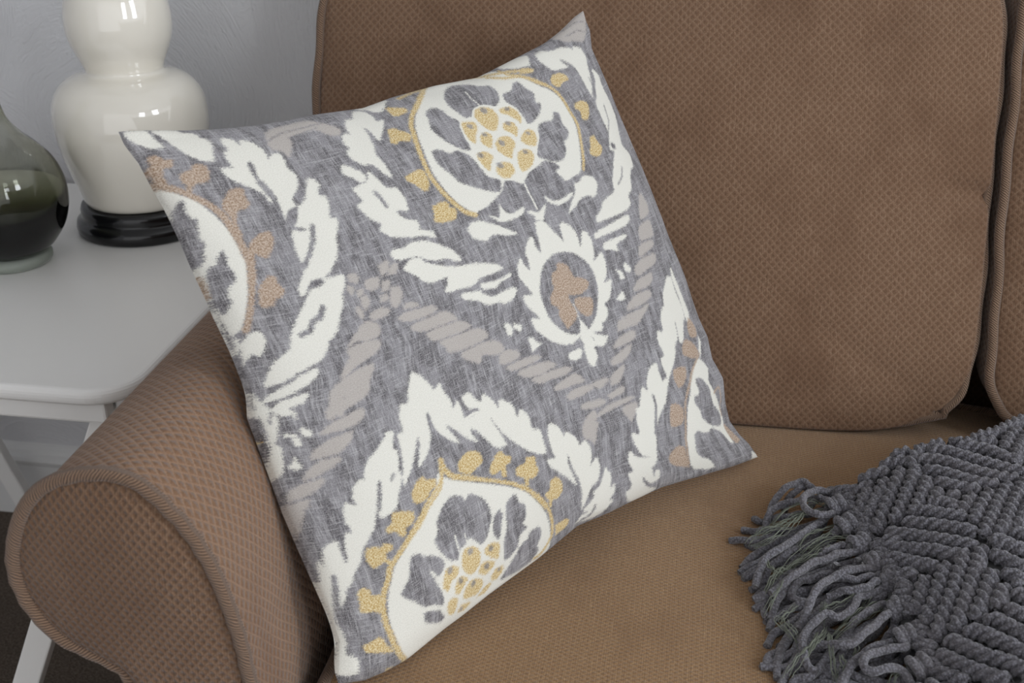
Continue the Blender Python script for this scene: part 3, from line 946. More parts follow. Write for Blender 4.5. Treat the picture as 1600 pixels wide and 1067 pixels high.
('G',30,[778,285,779,255,781,236]),
('G',27,[737,209,729,173,723,131]),
('G',0,[874,213,898,212,910,182,916,151,947,126,943,99,898,108,870,130,867,146,849,165,849,180,867,177]),
('G',0,[841,111,877,96,903,104,931,87,943,48,1001,47,987,19,974,-1,926,-1,863,11,851,37,830,47,825,64]),
('G',0,[944,223,953,199,948,180,925,173,920,198]),
('G',30,[21,185,17,155,11,127,9,111]),
('G',0,[199,203,209,212,220,224,242,232,260,221,261,208,273,218,292,198,301,174,302,149,287,122,271,113,264,125,251,142,240,134,229,132,218,115,202,127,190,152,185,176,196,183]),
('G',0,[308,152,320,157,326,142,316,120,310,100,299,115,301,135]),
('G',0,[337,163,359,167,363,145,376,138,375,111,363,102,375,90,352,83,345,62,322,52,310,59,316,86,329,116,331,142]),
('G',0,[402,75,403,52,391,41,395,25,376,12,343,12,310,18,321,33,339,48,352,64,370,66,376,78]),
('G',0,[138,174,154,170,162,159,178,151,192,136,194,120,175,109,169,128,163,129,173,99,180,65,177,55,155,71,141,75,128,95,119,104,106,119,114,129,128,140]),
('G',0,[137,69,171,53,187,30,175,27,142,49]),
('G',22,[535,36,527,24,512,17,487,16]),
('i',12,[596,963,596,944,608,923]),
('i',11,[523,927,540,911,544,890]),
('i',18,[605,747,604,713,607,673]),
('i',11,[610,459,612,430,615,406]),
('i',30,[312,347,329,349,353,342]),
('i',16,[224,161,226,131]),
('i',12,[243,153,245,135]),
('W',0,[588,918,612,924,628,919,645,910,673,910,688,887,681,856,702,844,701,818,676,795,655,762,616,750,600,749,579,744,552,756,535,772,525,813,535,834,529,857,541,899,573,895]),
('W',0,[179,101,195,123,220,111,230,131,248,129,265,115,273,104,284,112,316,93,314,54,320,36,297,18,249,11,212,4,187,27,180,72]),
('Y',46,[532,997,496,970,465,947,449,928,440,902,429,870,423,840,420,810,426,777,437,745,451,717,469,702]),
('Y',38,[639,1001,672,992,709,980,742,968,768,958]),
('Y',35,[666,988,696,968,731,957,761,936,792,911]),
('Y',30,[466,988,499,994,539,998]),
('Y',0,[590,914,607,920,629,913,635,893,624,873,607,857,591,865,583,881,581,901]),
('Y',0,[645,906,667,908,683,893,684,870,674,859,669,873,658,888,642,895]),
('Y',0,[543,894,561,893,575,887,572,872,556,857,546,839,537,851,536,874]),
('Y',0,[632,871,646,875,661,868,661,853,646,834,640,847,627,857]),
('Y',0,[565,855,582,863,594,853,588,839,575,822,565,829,559,842]),
('Y',0,[591,835,612,845,632,841,636,821,617,804,607,789,593,802,584,818]),
('Y',0,[656,836,680,845,695,835,691,814,676,802,661,812,650,822]),
('Y',0,[624,798,642,807,662,801,661,783,644,765,615,755,612,772]),
('Y',0,[534,819,549,822,564,815,569,803,555,792,543,774,536,787,532,806]),
('Y',0,[560,780,582,790,600,782,601,764,583,752,565,752,556,767]),
('Y',0,[430,979,445,971,459,961,456,952,436,951,426,955,427,972]),
('Y',0,[398,932,412,932,422,920,438,903,425,890,409,901,396,896,387,902,395,914]),
('Y',0,[373,826,391,831,406,834,415,826,414,813,412,800,403,787,393,787,385,802,371,816]),
('Y',0,[393,754,415,757,429,749,424,734,431,721,423,712,395,717,382,724,391,738]),
('Y',0,[752,971,773,958,767,951,735,962]),
('Y',35,[703,987,712,971,737,954,767,929,794,908,807,888,813,863,812,838,813,808,800,776,782,739,766,714]),
('Y',0,[814,925,841,923,860,910,859,899,836,900,820,892,807,907]),
('Y',0,[835,848,860,849,875,837,865,819,847,804,832,812,840,828,830,839]),
('Y',0,[824,768,842,772,843,759,850,739,835,726,815,727,803,739,818,753]),
('Y',0,[420,742,436,731,426,712,407,718]),
('Y',0,[-4,443,1,437,-2,431,-5,434]),
('Y',0,[268,280,288,290,305,286,316,271,316,256,302,252,284,247,266,263]),
('Y',0,[343,257,356,258,363,244,375,238,371,227,358,228,352,205,343,210,346,225,328,221,323,235]),
('Y',0,[375,212,396,210,402,220,422,210,415,194,419,179,404,172,391,179,392,164,382,169,385,183,369,198]),
('Y',0,[172,270,182,284,201,294,205,283,221,277,223,264,208,261,198,249,175,252]),
('Y',35,[240,302,241,283,253,262,280,243,317,218,342,199,369,177,387,160,405,132,424,101]),
('Y',33,[237,292,233,270,223,253,205,242,185,227,178,220]),
('Y',0,[132,259,151,256,167,235,165,228,129,249]),
('Y',0,[116,233,116,242,130,245,132,263,169,244,168,231,159,224,145,224,146,212,136,213,130,228]),
('Y',0,[77,220,92,220,99,213,108,218,119,210,116,202,106,201,102,191,110,182,103,174,99,187,91,185,80,182,74,193,73,207]),
('Y',0,[43,151,54,157,64,149,63,138,77,137,79,120,67,103,59,111,45,111,38,118,43,134]),
('Y',0,[31,59,44,61,54,67,64,61,70,50,89,31,72,36,51,44,36,48]),
('Y',46,[189,232,176,220,146,203,125,190,105,175,95,155,80,131,73,106,73,73,85,45,108,5]),
('Y',0,[74,9,85,5,73,2]),
('Y',35,[242,303,244,281,257,262,289,239,314,220,348,195,378,167,406,136,428,98,432,65,428,35,404,16,386,15]),
('Y',35,[238,284,227,264,201,247,172,223,142,203]),
('Y',0,[227,118,238,129,256,122,267,105,265,85,250,74,236,75,224,97]),
('Y',0,[277,105,294,106,311,94,305,74,301,65,286,80,275,94]),
('Y',0,[254,68,266,82,285,75,296,62,285,54,271,53]),
('Y',0,[287,39,296,51,313,48,317,38,303,26,292,30]),
('Y',0,[185,100,192,115,208,113,220,102,212,89,199,88,189,71,180,86]),
('Y',0,[202,71,211,84,221,85,234,72,224,66,212,53,203,61]),
('Y',0,[221,47,228,62,245,65,268,49,270,36,258,27,235,33,224,40]),
('Y',0,[187,51,195,59,211,49,209,30,201,23,191,33]),
('Y',0,[213,25,221,33,246,21,231,15,214,18]),
('Y',0,[257,20,281,31,292,24,277,16]),
('Y',0,[426,127,440,128,451,146,465,137,471,108,456,99,441,105,438,91,432,98,434,113]),
('Y',0,[439,51,469,45,469,30,438,29]),
('Y',0,[423,128,439,128,441,145,457,145,470,124,469,105,444,106,435,105]),
('N',57,[-4,900,9,890,20,880,31,869,42,857,53,842,61,824,63,802,65,779,65,757,64,735,53,703]),
('N',0,[7,944,22,949,28,936,40,939,33,923,19,921,14,910,14,888,1,900,2,912,-2,917,-1,925,8,930]),
('N',0,[34,909,53,915,61,925,75,924,78,913,70,893,57,888,50,890,41,882,33,869,27,873,35,886,31,895]),
('N',0,[88,873,100,875,109,871,104,854,107,844,98,835,85,835,77,822,73,806,73,783,63,791,69,823,63,846]),
('N',0,[82,779,96,788,113,791,114,775,104,755,90,742,83,748,77,755,71,734,61,735,65,757]),
('N',0,[-2,733,1,730,2,722,-3,725]),
('N',43,[71,754,59,720,47,687,34,654,20,625]),
('N',0,[67,702,80,713,90,710,88,695,95,685,88,673,76,671,70,660,54,658,50,667,55,679,56,690]),
('N',0,[-3,736,3,729,3,714,2,692,-1,691,-4,709]),
('N',0,[85,752,97,749,88,743]),
('N',0,[595,550,607,550,622,539,624,525,628,511,643,508,664,494,658,480,637,473,618,475,604,482,605,462,611,447,611,431,593,420,578,412,575,425,568,444,574,461,559,472,561,488,575,503,571,516,577,534,593,537]),
('N',0,[615,469,638,466,660,459,658,443,646,423,630,425,619,438,613,453]),
('N',0,[925,339,941,315,933,290,904,297,906,317]),
('N',0,[880,300,903,288,923,260,912,251,887,256,855,270,859,285]),
('N',27,[922,258,886,235,848,205,821,177,815,135,807,91,791,34]),
('N',24,[927,170,951,176,958,154,951,138,952,119]),
('N',0,[957,102,970,81,983,53,956,48,952,66,949,90]),
('N',0,[816,250,860,247,858,228,827,207,812,207,814,232]),
('N',0,[772,178,793,177,812,163,811,136,782,130,767,139,774,156]),
('N',0,[747,76,781,90,801,81,787,35,752,44,740,59]),
('N',0,[772,170,795,171,811,158,808,131,771,130,768,146]),
('N',0,[742,71,783,87,798,79,794,30,755,44,741,56]),
('E',71,[610,910,611,909]),
('E',46,[662,902,664,901]),
('E',54,[556,881,558,880]),
('E',54,[645,870,646,869]),
('E',46,[577,856,579,855]),
('E',65,[604,830,605,829]),
('E',35,[676,836,678,834]),
('E',46,[645,799,647,798]),
('E',54,[541,815,543,813]),
('E',65,[571,783,573,782]),
('E',54,[246,117,247,116]),
('E',49,[290,96,291,95]),
('E',54,[275,69,276,67]),
('E',33,[305,45,306,44]),
('E',54,[200,108,201,107]),
('E',49,[216,78,217,76]),
('E',49,[244,56,245,54]),
('E',33,[221,24,222,22]),
('g',12,[172,946,216,966,266,970,293,970]),
('g',11,[229,955,280,963]),
('g',11,[916,997,952,992,980,980]),
('g',11,[909,984,949,975,968,960]),
('g',19,[924,810,913,779,885,755]),
('g',18,[923,875,920,847,902,844]),
('g',22,[883,682,871,666,849,655]),
('g',14,[0,514,1,502,4,494]),
('g',30,[157,320,152,314]),
('g',16,[947,156,960,117]),
]



def soften(P):
    """round the corners of a painted outline a little"""
    n_ = np.roll(P, -1, 0)
    return np.stack([0.8 * P + 0.2 * n_, 0.2 * P + 0.8 * n_], 1).reshape(-1, 2)


def print_fields(nu, nv, size=0.49):
    """signed distance (metres, + inside) of every class of the print, at each grid node of the cloth"""
    gu = np.linspace(0, 1, nu)
    gv = np.linspace(0, 1, nv)
    lim = 0.006
    fields = {k: np.full((nu, nv), -lim, np.float32) for k in 'ITGiYNE'}
    alias = {'W': 'i', 'g': 'E'}
    for k, wd, q in PRINT:
        fld = fields[alias.get(k, k)]
        P = np.array(q, float).reshape(-1, 2) / 1000.0
        m = lim / size + wd * 1e-4 / size
        lo, hi = P.min(0) - m, P.max(0) + m
        i0, i1 = np.searchsorted(gu, lo[0]), np.searchsorted(gu, hi[0])
        j0, j1 = np.searchsorted(gv, lo[1]), np.searchsorted(gv, hi[1])
        if i1 <= i0 or j1 <= j0:
            continue
        X, Y = np.meshgrid(gu[i0:i1], gv[j0:j1], indexing='ij')
        closed = wd == 0
        if closed and len(P) > 4:
            P = soften(P)
        elif len(P) > 3:
            P = catmull(P, 3)
        Q = np.vstack([P, P[:1]]) if closed else P
        best = np.full(X.shape, 1e9)
        inside = np.zeros(X.shape, bool)
        for a, b in zip(Q[:-1], Q[1:]):
            d = b - a
            L = d @ d
            if L < 1e-12:
                continue
            t = np.clip(((X - a[0]) * d[0] + (Y - a[1]) * d[1]) / L, 0, 1)
            best = np.minimum(best, (X - a[0] - t * d[0]) ** 2 + (Y - a[1] - t * d[1]) ** 2)
            if closed and a[1] != b[1]:
                cr = ((a[1] > Y) != (b[1] > Y)) & (X < (b[0] - a[0]) * (Y - a[1]) / (b[1] - a[1]) + a[0])
                inside ^= cr
        dist = np.sqrt(best) * size
        sd = np.where(inside, dist, -dist) if closed else wd * 0.5e-4 - dist
        fld[i0:i1, j0:j1] = np.maximum(fld[i0:i1, j0:j1], np.clip(sd, -lim, lim))
    return fields


def pillow_material(printed=True):
    m = NT('printed_linen' if printed else 'plain_linen_back')
    uv = m.n('ShaderNodeUVMap').outputs[0]
    # raggedness follows the threads of the cloth
    e1 = m.noise(m.mapping(uv, (900, 260, 1)), 1.0, 3.0, 0.7)
    e2 = m.noise(m.mapping(uv, (120, 300, 1)), 1.0, 2.0, 0.6)
    rag = m.math('ADD', m.math('MULTIPLY', m.math('SUBTRACT', e1, 0.5), 0.0050), m.math('MULTIPLY', m.math('SUBTRACT', e2, 0.5), 0.0050))
    rag = m.math('ADD', rag, m.math('MULTIPLY', m.math('SUBTRACT', m.noise(m.mapping(uv, (620, 620, 1)), 1.0, 1.0), 0.5), 0.0060))

    def mask(name, off=0.0, soft=0.0011, ragk=1.0):
        a = m.n('ShaderNodeAttribute', attribute_name=name).outputs['Fac']
        d = m.math('ADD', a, m.math('MULTIPLY', rag, ragk))
        return m.step(d, off - soft, off + soft)
    # ground: washed grey with slubs, every yarn a little different
    wv = m.noise(m.mapping(uv, (640, 640, 1)), 1.0, 2.0, 0.8)
    sv = m.noise(m.mapping(uv, (190, 9, 1)), 1.0, 2.0, 0.6)
    sh = m.noise(m.mapping(uv, (9, 190, 1)), 1.0, 2.0, 0.6)
    fine_v = m.noise(m.mapping(uv, (560, 40, 1)), 1.0, 1.0)
    fine_h = m.noise(m.mapping(uv, (40, 560, 1)), 1.0, 1.0)
    cloud = m.noise(m.mapping(uv, (52, 13, 1)), 1.0, 3.0, 0.6)
    dark, mid, pale = (0.066, 0.059, 0.066), (0.180, 0.172, 0.184), (0.56, 0.55, 0.555)
    g = m.mix(m.step(cloud, 0.41, 0.58), dark, mid)
    g = m.mix(m.math('MULTIPLY', m.step(sv, 0.54, 0.72), 0.30), g, pale)
    g = m.mix(m.math('MULTIPLY', m.step(sh, 0.57, 0.74), 0.26), g, pale)
    g = m.mix(m.math('MULTIPLY', m.step(fine_v, 0.48, 0.74), 0.38), g, pale)
    g = m.mix(m.math('MULTIPLY', m.step(fine_h, 0.50, 0.74), 0.38), g, pale)
    g = m.mix(m.math('MULTIPLY', m.step(wv, 0.44, 0.66), 0.50), g, pale)
    ivory = m.mix(m.step(wv, 0.3, 0.7), (0.60, 0.585, 0.52), (0.80, 0.785, 0.725))
    taupe = m.mix(m.step(wv, 0.3, 0.7), (0.34, 0.31, 0.285), (0.54, 0.50, 0.465))
    goldn = m.noise(m.mapping(uv, (420, 340, 1)), 1.0, 2.0, 0.8)
    gold = m.mix(m.step(goldn, 0.4, 0.62), (0.44, 0.28, 0.08), (0.76, 0.66, 0.42))
    tan = m.mix(m.step(goldn, 0.38, 0.62), (0.26, 0.165, 0.095), (0.58, 0.47, 0.38))
    if printed:
        c = m.mix(m.math('MULTIPLY', mask('p_T'), 0.92), g, taupe)
        c = m.mix(mask('p_I'), c, ivory)
        c = m.mix(mask('p_G'), c, g)
        c = m.mix(mask('p_i', soft=0.0005, ragk=0.5), c, ivory)
        c = m.mix(m.math('MULTIPLY', mask('p_Y', ragk=0.8), 0.94), c, gold)
        c = m.mix(m.math('MULTIPLY', mask('p_N', ragk=0.8), 0.90), c, tan)
        c = m.mix(m.math('MULTIPLY', mask('p_E', ragk=0.7), 0.8), c, g)
    else:
        c = ivory
    m.colour(c)
    ww = m.math('ADD', m.math('MULTIPLY', fine_v, 0.5), m.math('MULTIPLY', fine_h, 0.5))
    ww = m.math('ADD', ww, m.math('MULTIPLY', wv, 0.6))
    m.l(m.bump(ww, 0.35, 0.0008), m.b.inputs['Normal'])
    m.set(Roughness=0.85, Sheen_Weight=0.1)
    m.b.inputs['Specular IOR Level'].default_value = 0.2
    return m.m


pillow = tag(empty('throw_pillow', tuple(PIL_BOTTOM[0])), 'square grey, ivory and gold medallion print throw pillow leaning on the arm', 'pillow')
M_PRINT, M_LINEN = pillow_material(True), pillow_material(False)
NU = NV = 500
S = pillow_surface(NU, NV, 1)
gu, gv = np.meshgrid(np.linspace(0, 1, NU), np.linspace(0, 1, NV), indexing='ij')
fc = mesh_obj('front_cover', S.reshape(-1, 3), grid_faces(NU, NV), M_PRINT, pillow, uvs=np.stack([gu.ravel(), gv.ravel()], 1))
for k_, fld in print_fields(NU, NV).items():
    at = fc.data.attributes.new('p_' + k_, 'FLOAT', 'POINT')
    at.data.foreach_set('value', fld.ravel())
S = pillow_surface(120, 120, -1)
gu, gv = np.meshgrid(np.linspace(0, 1, 120), np.linspace(0, 1, 120), indexing='ij')
mesh_obj('back_cover', S.reshape(-1, 3), grid_faces(120, 120, flip=True), M_LINEN, pillow, uvs=np.stack([gu.ravel(), gv.ravel()], 1))

# ------------------------------------------------------------------ grey rope-stitch throw blanket with a tasselled edge
KNOT_LINE = (-0.1786, 0.3273)
# plan views in 0.1 mm: rope rows, knots, strands (height, x, y ...), thin threads
ROPES = [
[2544,10137,2603,10148,2704,10124,2842,10244,2997,10318,3141,10448,3303,10587,3374,10644],
[2785,10121,2882,10147,2978,10160],
[2590,10067,2771,10043,2875,9983,2971,9890,3034,9811],
[2329,10015,2468,10024,2591,9929,2712,9840,2832,9756,2951,9676,3096,9624,3135,9603],
[2224,9919,2399,9867,2521,9781,2639,9679,2777,9583,2899,9525,3039,9514],
[2257,9736,2393,9672,2531,9563,2668,9463,2854,9409],
[2331,9549,2448,9451,2567,9380,2692,9356],
[2392,9300,2515,9266],
[2226,9189,2325,9208,2404,9169,2452,9071],
[2082,9131,2177,9139,2283,9066,2400,9006,2517,8954],
[2010,9055,2116,8987,2222,8928,2355,8850,2468,8787,2550,8725],
[1874,8991,1983,8908,2105,8813,2235,8726,2346,8655,2437,8596,2528,8542],
[2344,9412,2309,9281,2259,9197],
[2284,9613,2242,9460,2190,9317,2131,9185,2075,9115],
[2212,9824,2162,9608,2101,9469,2053,9333,1994,9191,1934,9077],
[2322,10131,2248,10012,2193,9895,2166,9817],
[2502,10171,2412,10114,2343,10035],
[2088,9823,2033,9638,1975,9506,1915,9345,1857,9196,1790,9030],
[1953,9716,1910,9618,1852,9477,1797,9344,1755,9230,1743,9082],
[1823,9630,1770,9530,1718,9419,1666,9300],
[1727,9792,1853,9831,1998,9819],
[1918,9920,2055,9932,2167,9914],
[2025,10020,2115,10052,2211,10079],
[2615,9282,2539,9153,2487,9026],
[2763,9330,2678,9155,2599,9008,2540,8847],
[2934,9428,2848,9264,2778,9127,2718,8975,2650,8830,2581,8675],
[3078,9493,2980,9282,2904,9121,2842,8966,2767,8800,2693,8678],
[3089,9242,2978,9020,2915,8867,2851,8757],
[3209,10377,3090,10199,3005,10006],
[3277,10307,3159,10082,3085,9893,3045,9755],
[2607,8590,2700,8605,2765,8527,2832,8468],
[2780,8706,2866,8682,2941,8606],
[1744,8875,1841,8844,1960,8736,2079,8657,2208,8585,2313,8497,2454,8467],
[1839,8716,1928,8625,2024,8521,2121,8440,2207,8371],
[1929,8450,1990,8397,2051,8348],
[2114,8316,2076,8242,2057,8161,2030,8087,2011,8011,1984,7928],
[2271,8412,2228,8315,2207,8228,2168,8152,2146,8057,2119,7995,2083,7927,2056,7856,2030,7788],
[2418,8484,2384,8393,2351,8304,2317,8203,2296,8132,2268,8066,2229,7990,2200,7914,2171,7840,2134,7759,2107,7690,2063,7620],
[2565,8539,2501,8398,2475,8304,2441,8215,2411,8143,2378,8059,2347,7977,2316,7898,2286,7821,2257,7746,2196,7632],
[2587,8232,2543,8143,2508,8056,2475,7971,2442,7888,2402,7811,2348,7698],
[2628,8048,2596,7976,2562,7890,2515,7781],
[2407,7679,2486,7671,2538,7615,2589,7554,2645,7480,2687,7431],
[2262,7604,2339,7588,2401,7539,2459,7467,2518,7410,2572,7329,2647,7234],
[2125,7559,2192,7539,2257,7456,2308,7396,2365,7322,2425,7275,2485,7231,2540,7165,2617,7083],
[2071,7483,2137,7395,2194,7315,2258,7234,2323,7169,2395,7099,2484,7040],
[2025,7383,2059,7318,2115,7230,2232,7120],
[1967,7626,2022,7577,2066,7512],
[2586,8440,2648,8405,2711,8330,2767,8273,2833,8226],
[2627,8193,2695,8150,2793,8075],
[2627,8555,2740,8532,2871,8452],
[2644,7936,2704,7912,2766,7858],
[2567,7769,2632,7734,2724,7654],
[2680,8072,2761,8014],
[1936,8338,1946,8256,1963,8156],
[1902,8285,1921,8198,1954,8075,1958,7944],
[1514,9843,1616,9752,1728,9681,1848,9714],
[1526,9741,1626,9636,1692,9568],
[1945,9596,1869,9463,1787,9333,1745,9245],
[1807,9659,1753,9554,1711,9477],
[1605,9594,1649,9467,1663,9310,1709,9130,1748,8988],
[1712,9373,1718,9237,1763,9061],
[1787,8946,1823,8797,1849,8645,1900,8506],
[1832,8899,1904,8866,1982,8807],
[1831,8737,1857,8592,1907,8418,1950,8209],
[1958,7861,2006,7734,2033,7664],
[1952,7810,1977,7633,2027,7471,2047,7356],
]
KNOTS = [1521,9546,1579,9237,1662,8948,1755,8694,1854,8452,1872,8090,1893,7736,1951,7396,1977,7101,2012,6843]
STRANDS = [
(0.474,[1547,9809,1330,9984,1255,10090,1171,10037,1052,9902,976,9775,920,9617]),
(0.47,[1556,9854,1318,10046,1192,9987,1116,9898,1081,9798]),
(0.472,[1548,9784,1381,9814,1229,9790,1115,9716,1013,9662,941,9596,897,9480,893,9372]),
(0.486,[1505,9471,1429,9370,1331,9337,1240,9411,1210,9551,1258,9688,1363,9780,1453,9794,1500,9878,1516,9958,1474,9932]),
(0.48,[1534,9622,1485,9614,1423,9696,1348,9759,1307,9734]),
(0.478,[1531,9561,1489,9519,1412,9399,1297,9276,1172,9102,1071,8986,972,8855,857,8756,816,8654,776,8507,764,8429]),
(0.466,[1568,9713,1303,9455,1120,9321,1036,9187,947,9122,859,9058,751,8941,664,8829]),
(0.47,[1585,9405,1396,9203,1214,9040,1097,8972,998,8859,911,8764,860,8646,810,8514]),
(0.48,[1645,8982,1616,8961,1495,8958,1398,8894,1328,8818,1238,8709]),
(0.482,[1632,8870,1602,8850,1480,8814,1374,8734,1250,8651,1152,8543,1058,8451,965,8376,882,8307]),
(0.478,[1580,9252,1560,9232,1490,9187,1428,9126]),
(0.464,[1523,9736,1219,9652,966,9557,847,9538,789,9620]),
(0.47,[1670,9014,1424,8846,1247,8691,1114,8608,1037,8519]),
(0.484,[1815,8667,1753,8609,1642,8607,1545,8560,1417,8461,1297,8333,1213,8183,1168,8043,1126,7935,1086,7857]),
(0.482,[1814,8630,1767,8543,1642,8492,1564,8449,1457,8479,1384,8483,1266,8386]),
(0.485,[1845,8468,1797,8445,1720,8402,1638,8313,1526,8280,1438,8296,1347,8297]),
(0.478,[1868,8504,1832,8437,1803,8341,1733,8284,1639,8240]),
(0.474,[1714,8724,1484,8671,1248,8538,1152,8491,1083,8418,1060,8337,1122,8301,1216,8331]),
(0.474,[1587,8868,1440,8828,1291,8738,1161,8636,1043,8553,944,8443,848,8349,754,8319]),
(0.472,[1726,8818,1496,8782,1334,8659,1159,8567,1040,8453,939,8267,886,8094]),
(0.48,[1858,8445,1716,8316,1631,8272,1583,8249,1544,8125,1473,8026,1378,7954,1310,7986,1233,7903,1157,7806,1105,7674,1105,7539,1141,7440,1206,7411]),
(0.486,[1870,8114,1827,8049,1714,7903,1622,7777,1534,7668,1458,7589,1374,7589,1310,7633,1219,7672]),
(0.48,[1893,8224,1842,8172,1734,8155,1634,8052,1516,7933,1416,7792]),
(0.474,[1905,8186,1866,8093,1843,7976,1776,7854,1678,7756]),
(0.486,[1889,7671,1852,7585,1740,7554,1606,7481,1530,7392,1529,7303,1591,7275,1712,7332,1797,7358,1847,7303,1879,7189,1880,7089]),
(0.48,[1903,7773,1836,7722,1721,7677,1601,7591,1486,7456,1406,7315,1346,7194,1304,7090]),
(0.47,[1910,8253,1642,8008,1388,7732,1290,7582,1212,7452,1139,7377,1039,7386,1025,7295]),
(0.468,[1924,8266,1685,7983,1461,7754,1378,7594,1265,7458,1188,7319]),
(0.464,[1903,8634,1603,8432,1304,8145,1126,7888,1054,7711,973,7657,882,7576,876,7642]),
(0.462,[1894,8691,1512,8413,1217,8157,1022,7896,943,7731,861,7664,831,7538]),
(0.466,[1829,8819,1438,8472,1316,8330,1148,8288,1015,8192,920,8118,870,7993]),
(0.47,[1883,8614,1446,8405,1342,8252,1224,8115,1127,8012,1026,7953]),
(0.464,[1717,8636,1274,8229,1116,8028,1045,7875,958,7709,916,7555,919,7424]),
(0.462,[1635,8730,1204,8244,1009,8008,907,7934,849,7799]),
(0.462,[1901,8598,1398,8156,1119,7745,1050,7600,982,7458,933,7322]),
(0.46,[1441,8646,1054,8490,873,8430,838,8241,872,8142]),
(0.474,[1986,7528,1910,7465,1819,7400,1747,7289,1711,7198]),
(0.466,[1969,7805,1817,7621,1671,7456,1575,7340]),
(0.464,[1935,7850,1693,7625,1549,7473,1478,7348]),
]
THREADS = [
[1474,9591,1301,9637,1200,9584,1047,9469,934,9344],
[1471,9555,1290,9472,1151,9414,1011,9321,943,9328],
[1293,9508,1088,9333,937,9170,773,9110,704,9031],
[1240,9446,1065,9260,890,9197,824,9239,784,9180],
[1207,9387,1031,9151,883,9009,741,9003],
[1617,9058,1510,9108,1405,9091,1255,8951,1116,8799],
[1615,9041,1478,9069,1353,9016,1190,8811,1052,8630,908,8453],
[1526,9298,1427,9248,1269,9154,1157,9018,1221,8995],
[1544,9283,1442,9199,1319,9061,1183,8989],
[1400,8909,1243,8771,1109,8671,958,8553,861,8400],
[1322,8848,1184,8714,1070,8633,1008,8484],
[1785,8431,1654,8229,1616,8208],
[1549,8257,1432,8149,1300,8070,1185,7950],
[1831,8213,1684,8175,1545,8036,1369,7838],
[1791,8177,1538,7964,1368,7824,1256,7724],
[1276,7754,1181,7630,1133,7556],
[1304,7677,1316,7415,1357,7307],
[1291,7729,1196,7606,1144,7598],
[1302,8099,1296,8011],
[962,8316,910,8171,853,8102],
[1055,8002,971,7916,913,7808,1067,7749],
[1878,7402,1764,7346,1711,7251],
[1490,7652,1499,7574,1460,7515],
[1040,8581,923,8498,805,8322],
[851,8583,944,8533,1066,8553],
[958,7829,1032,7743,1083,7724],
[1370,7449,1399,7402,1377,7348],
[1219,7691,1104,7512,976,7335],
]



def chenille():
    m = NT('grey_chenille_yarn')
    tc = m.n('ShaderNodeTexCoord').outputs['Object']
    v = m.n('ShaderNodeTexVoronoi')
    v.inputs['Scale'].default_value = 480.0
    m.l(tc, v.inputs['Vector'])
    n1 = m.noise(tc, 900.0, 2.0, 0.7)
    n2 = m.noise(tc, 30.0, 1.0)
    c = m.mix(m.step(v.outputs['Distance'], 0.15, 0.75), (0.190, 0.186, 0.212), (0.080, 0.075, 0.083))
    c = m.mix(m.math('MULTIPLY', m.step(n1, 0.55, 0.75), 0.5), c, (0.31, 0.30, 0.325))
    c = m.mix(m.step(n2, 0.4, 0.7, 0.0, 0.25), c, (0.16, 0.145, 0.15))
    m.colour(c)
    h = m.math('ADD', m.math('MULTIPLY', v.outputs['Distance'], -1.0), m.math('MULTIPLY', n1, 0.4))
    m.l(m.bump(h, 0.8, 0.0014), m.b.inputs['Normal'])
    m.set(Roughness=0.95, Sheen_Weight=0.35, Sheen_Roughness=0.5)
    m.b.inputs['Specular IOR Level'].default_value = 0.1
    return m.m


M_YARN = chenille()
M_NET = plain('dark_olive_ground_cloth', (0.095, 0.095, 0.095), 0.95)
M_THREAD = plain('olive_grey_thread', (0.17, 0.185, 0.145), 0.8)


def blanket_h(x, y):
    d = np.asarray(x) - (KNOT_LINE[0] * np.asarray(y) + KNOT_LINE[1])
    t = np.clip((np.asarray(y) - 0.595) / 0.085, 0, 1)      # the heap dies down towards the front of the seat
    t = t * t * (3 - 2 * t)
    return 0.466 + 0.014 * t + 0.055 * t * (1 - np.exp(-np.maximum(d, -0.01) / 0.065))


def ridge_y(x):
    return np.interp(x, [0.13, 0.165, 0.197, 0.253, 0.331, 0.45, 0.60, 0.80], [0.960, 0.985, 1.008, 1.018, 1.060, 1.085, 1.075, 1.06])


blanket = tag(empty('throw_blanket', (0.3, 0.85, 0.45)), 'grey rope-stitched throw blanket with knotted fringe heaped on the sofa seat', 'blanket')
# ground cloth
nu_, nv_ = 70, 60
BX1, BY0 = 0.76, 0.605
V = []
for i in range(nu_ + 1):
    a = i / nu_
    for j in range(nv_ + 5):
        bq = min(j / nv_, 1.0)
        x = BX1 * a + (1 - a) * 0.17
        y1 = float(ridge_y(x))
        y = BY0 + (y1 - BY0) * bq
        xk = max(KNOT_LINE[0] * y + KNOT_LINE[1], float(np.interp(y, [0.955, 0.985, 1.0, 1.015, 1.06], [0.150, 0.168, 0.180, 0.205, 0.30]))) + 0.004
        x = xk + (BX1 - xk) * a
        z = float(blanket_h(x, y)) - 0.0045
        if j > nv_:
            k_ = (j - nv_) / 4
            y += 0.018 * math.sin(k_ * math.pi / 2)
            z = 0.455 + (z - 0.455) * math.cos(k_ * math.pi / 2)
        V.append((x, y, z))
F = grid_faces(nu_ + 1, nv_ + 5)
# skirt and underside
nb = len(V)
row = nv_ + 5
rim = [i * row for i in range(nu_ + 1)] + [nu_ * row + j for j in range(1, row)] + [i * row + row - 1 for i in range(nu_ - 1, -1, -1)] + [j for j in range(row - 2, 0, -1)]
for q in rim:
    V.append((V[q][0], V[q][1], 0.456))
for i in range(len(rim)):
    i2 = (i + 1) % len(rim)
    F.append((rim[i], nb + i, nb + i2, rim[i2]))
F.append(tuple(nb + i for i in range(len(rim))))
mesh_obj('ground_cloth', V, F, M_NET, blanket, smooth=False)

ROPE_R = 0.0060


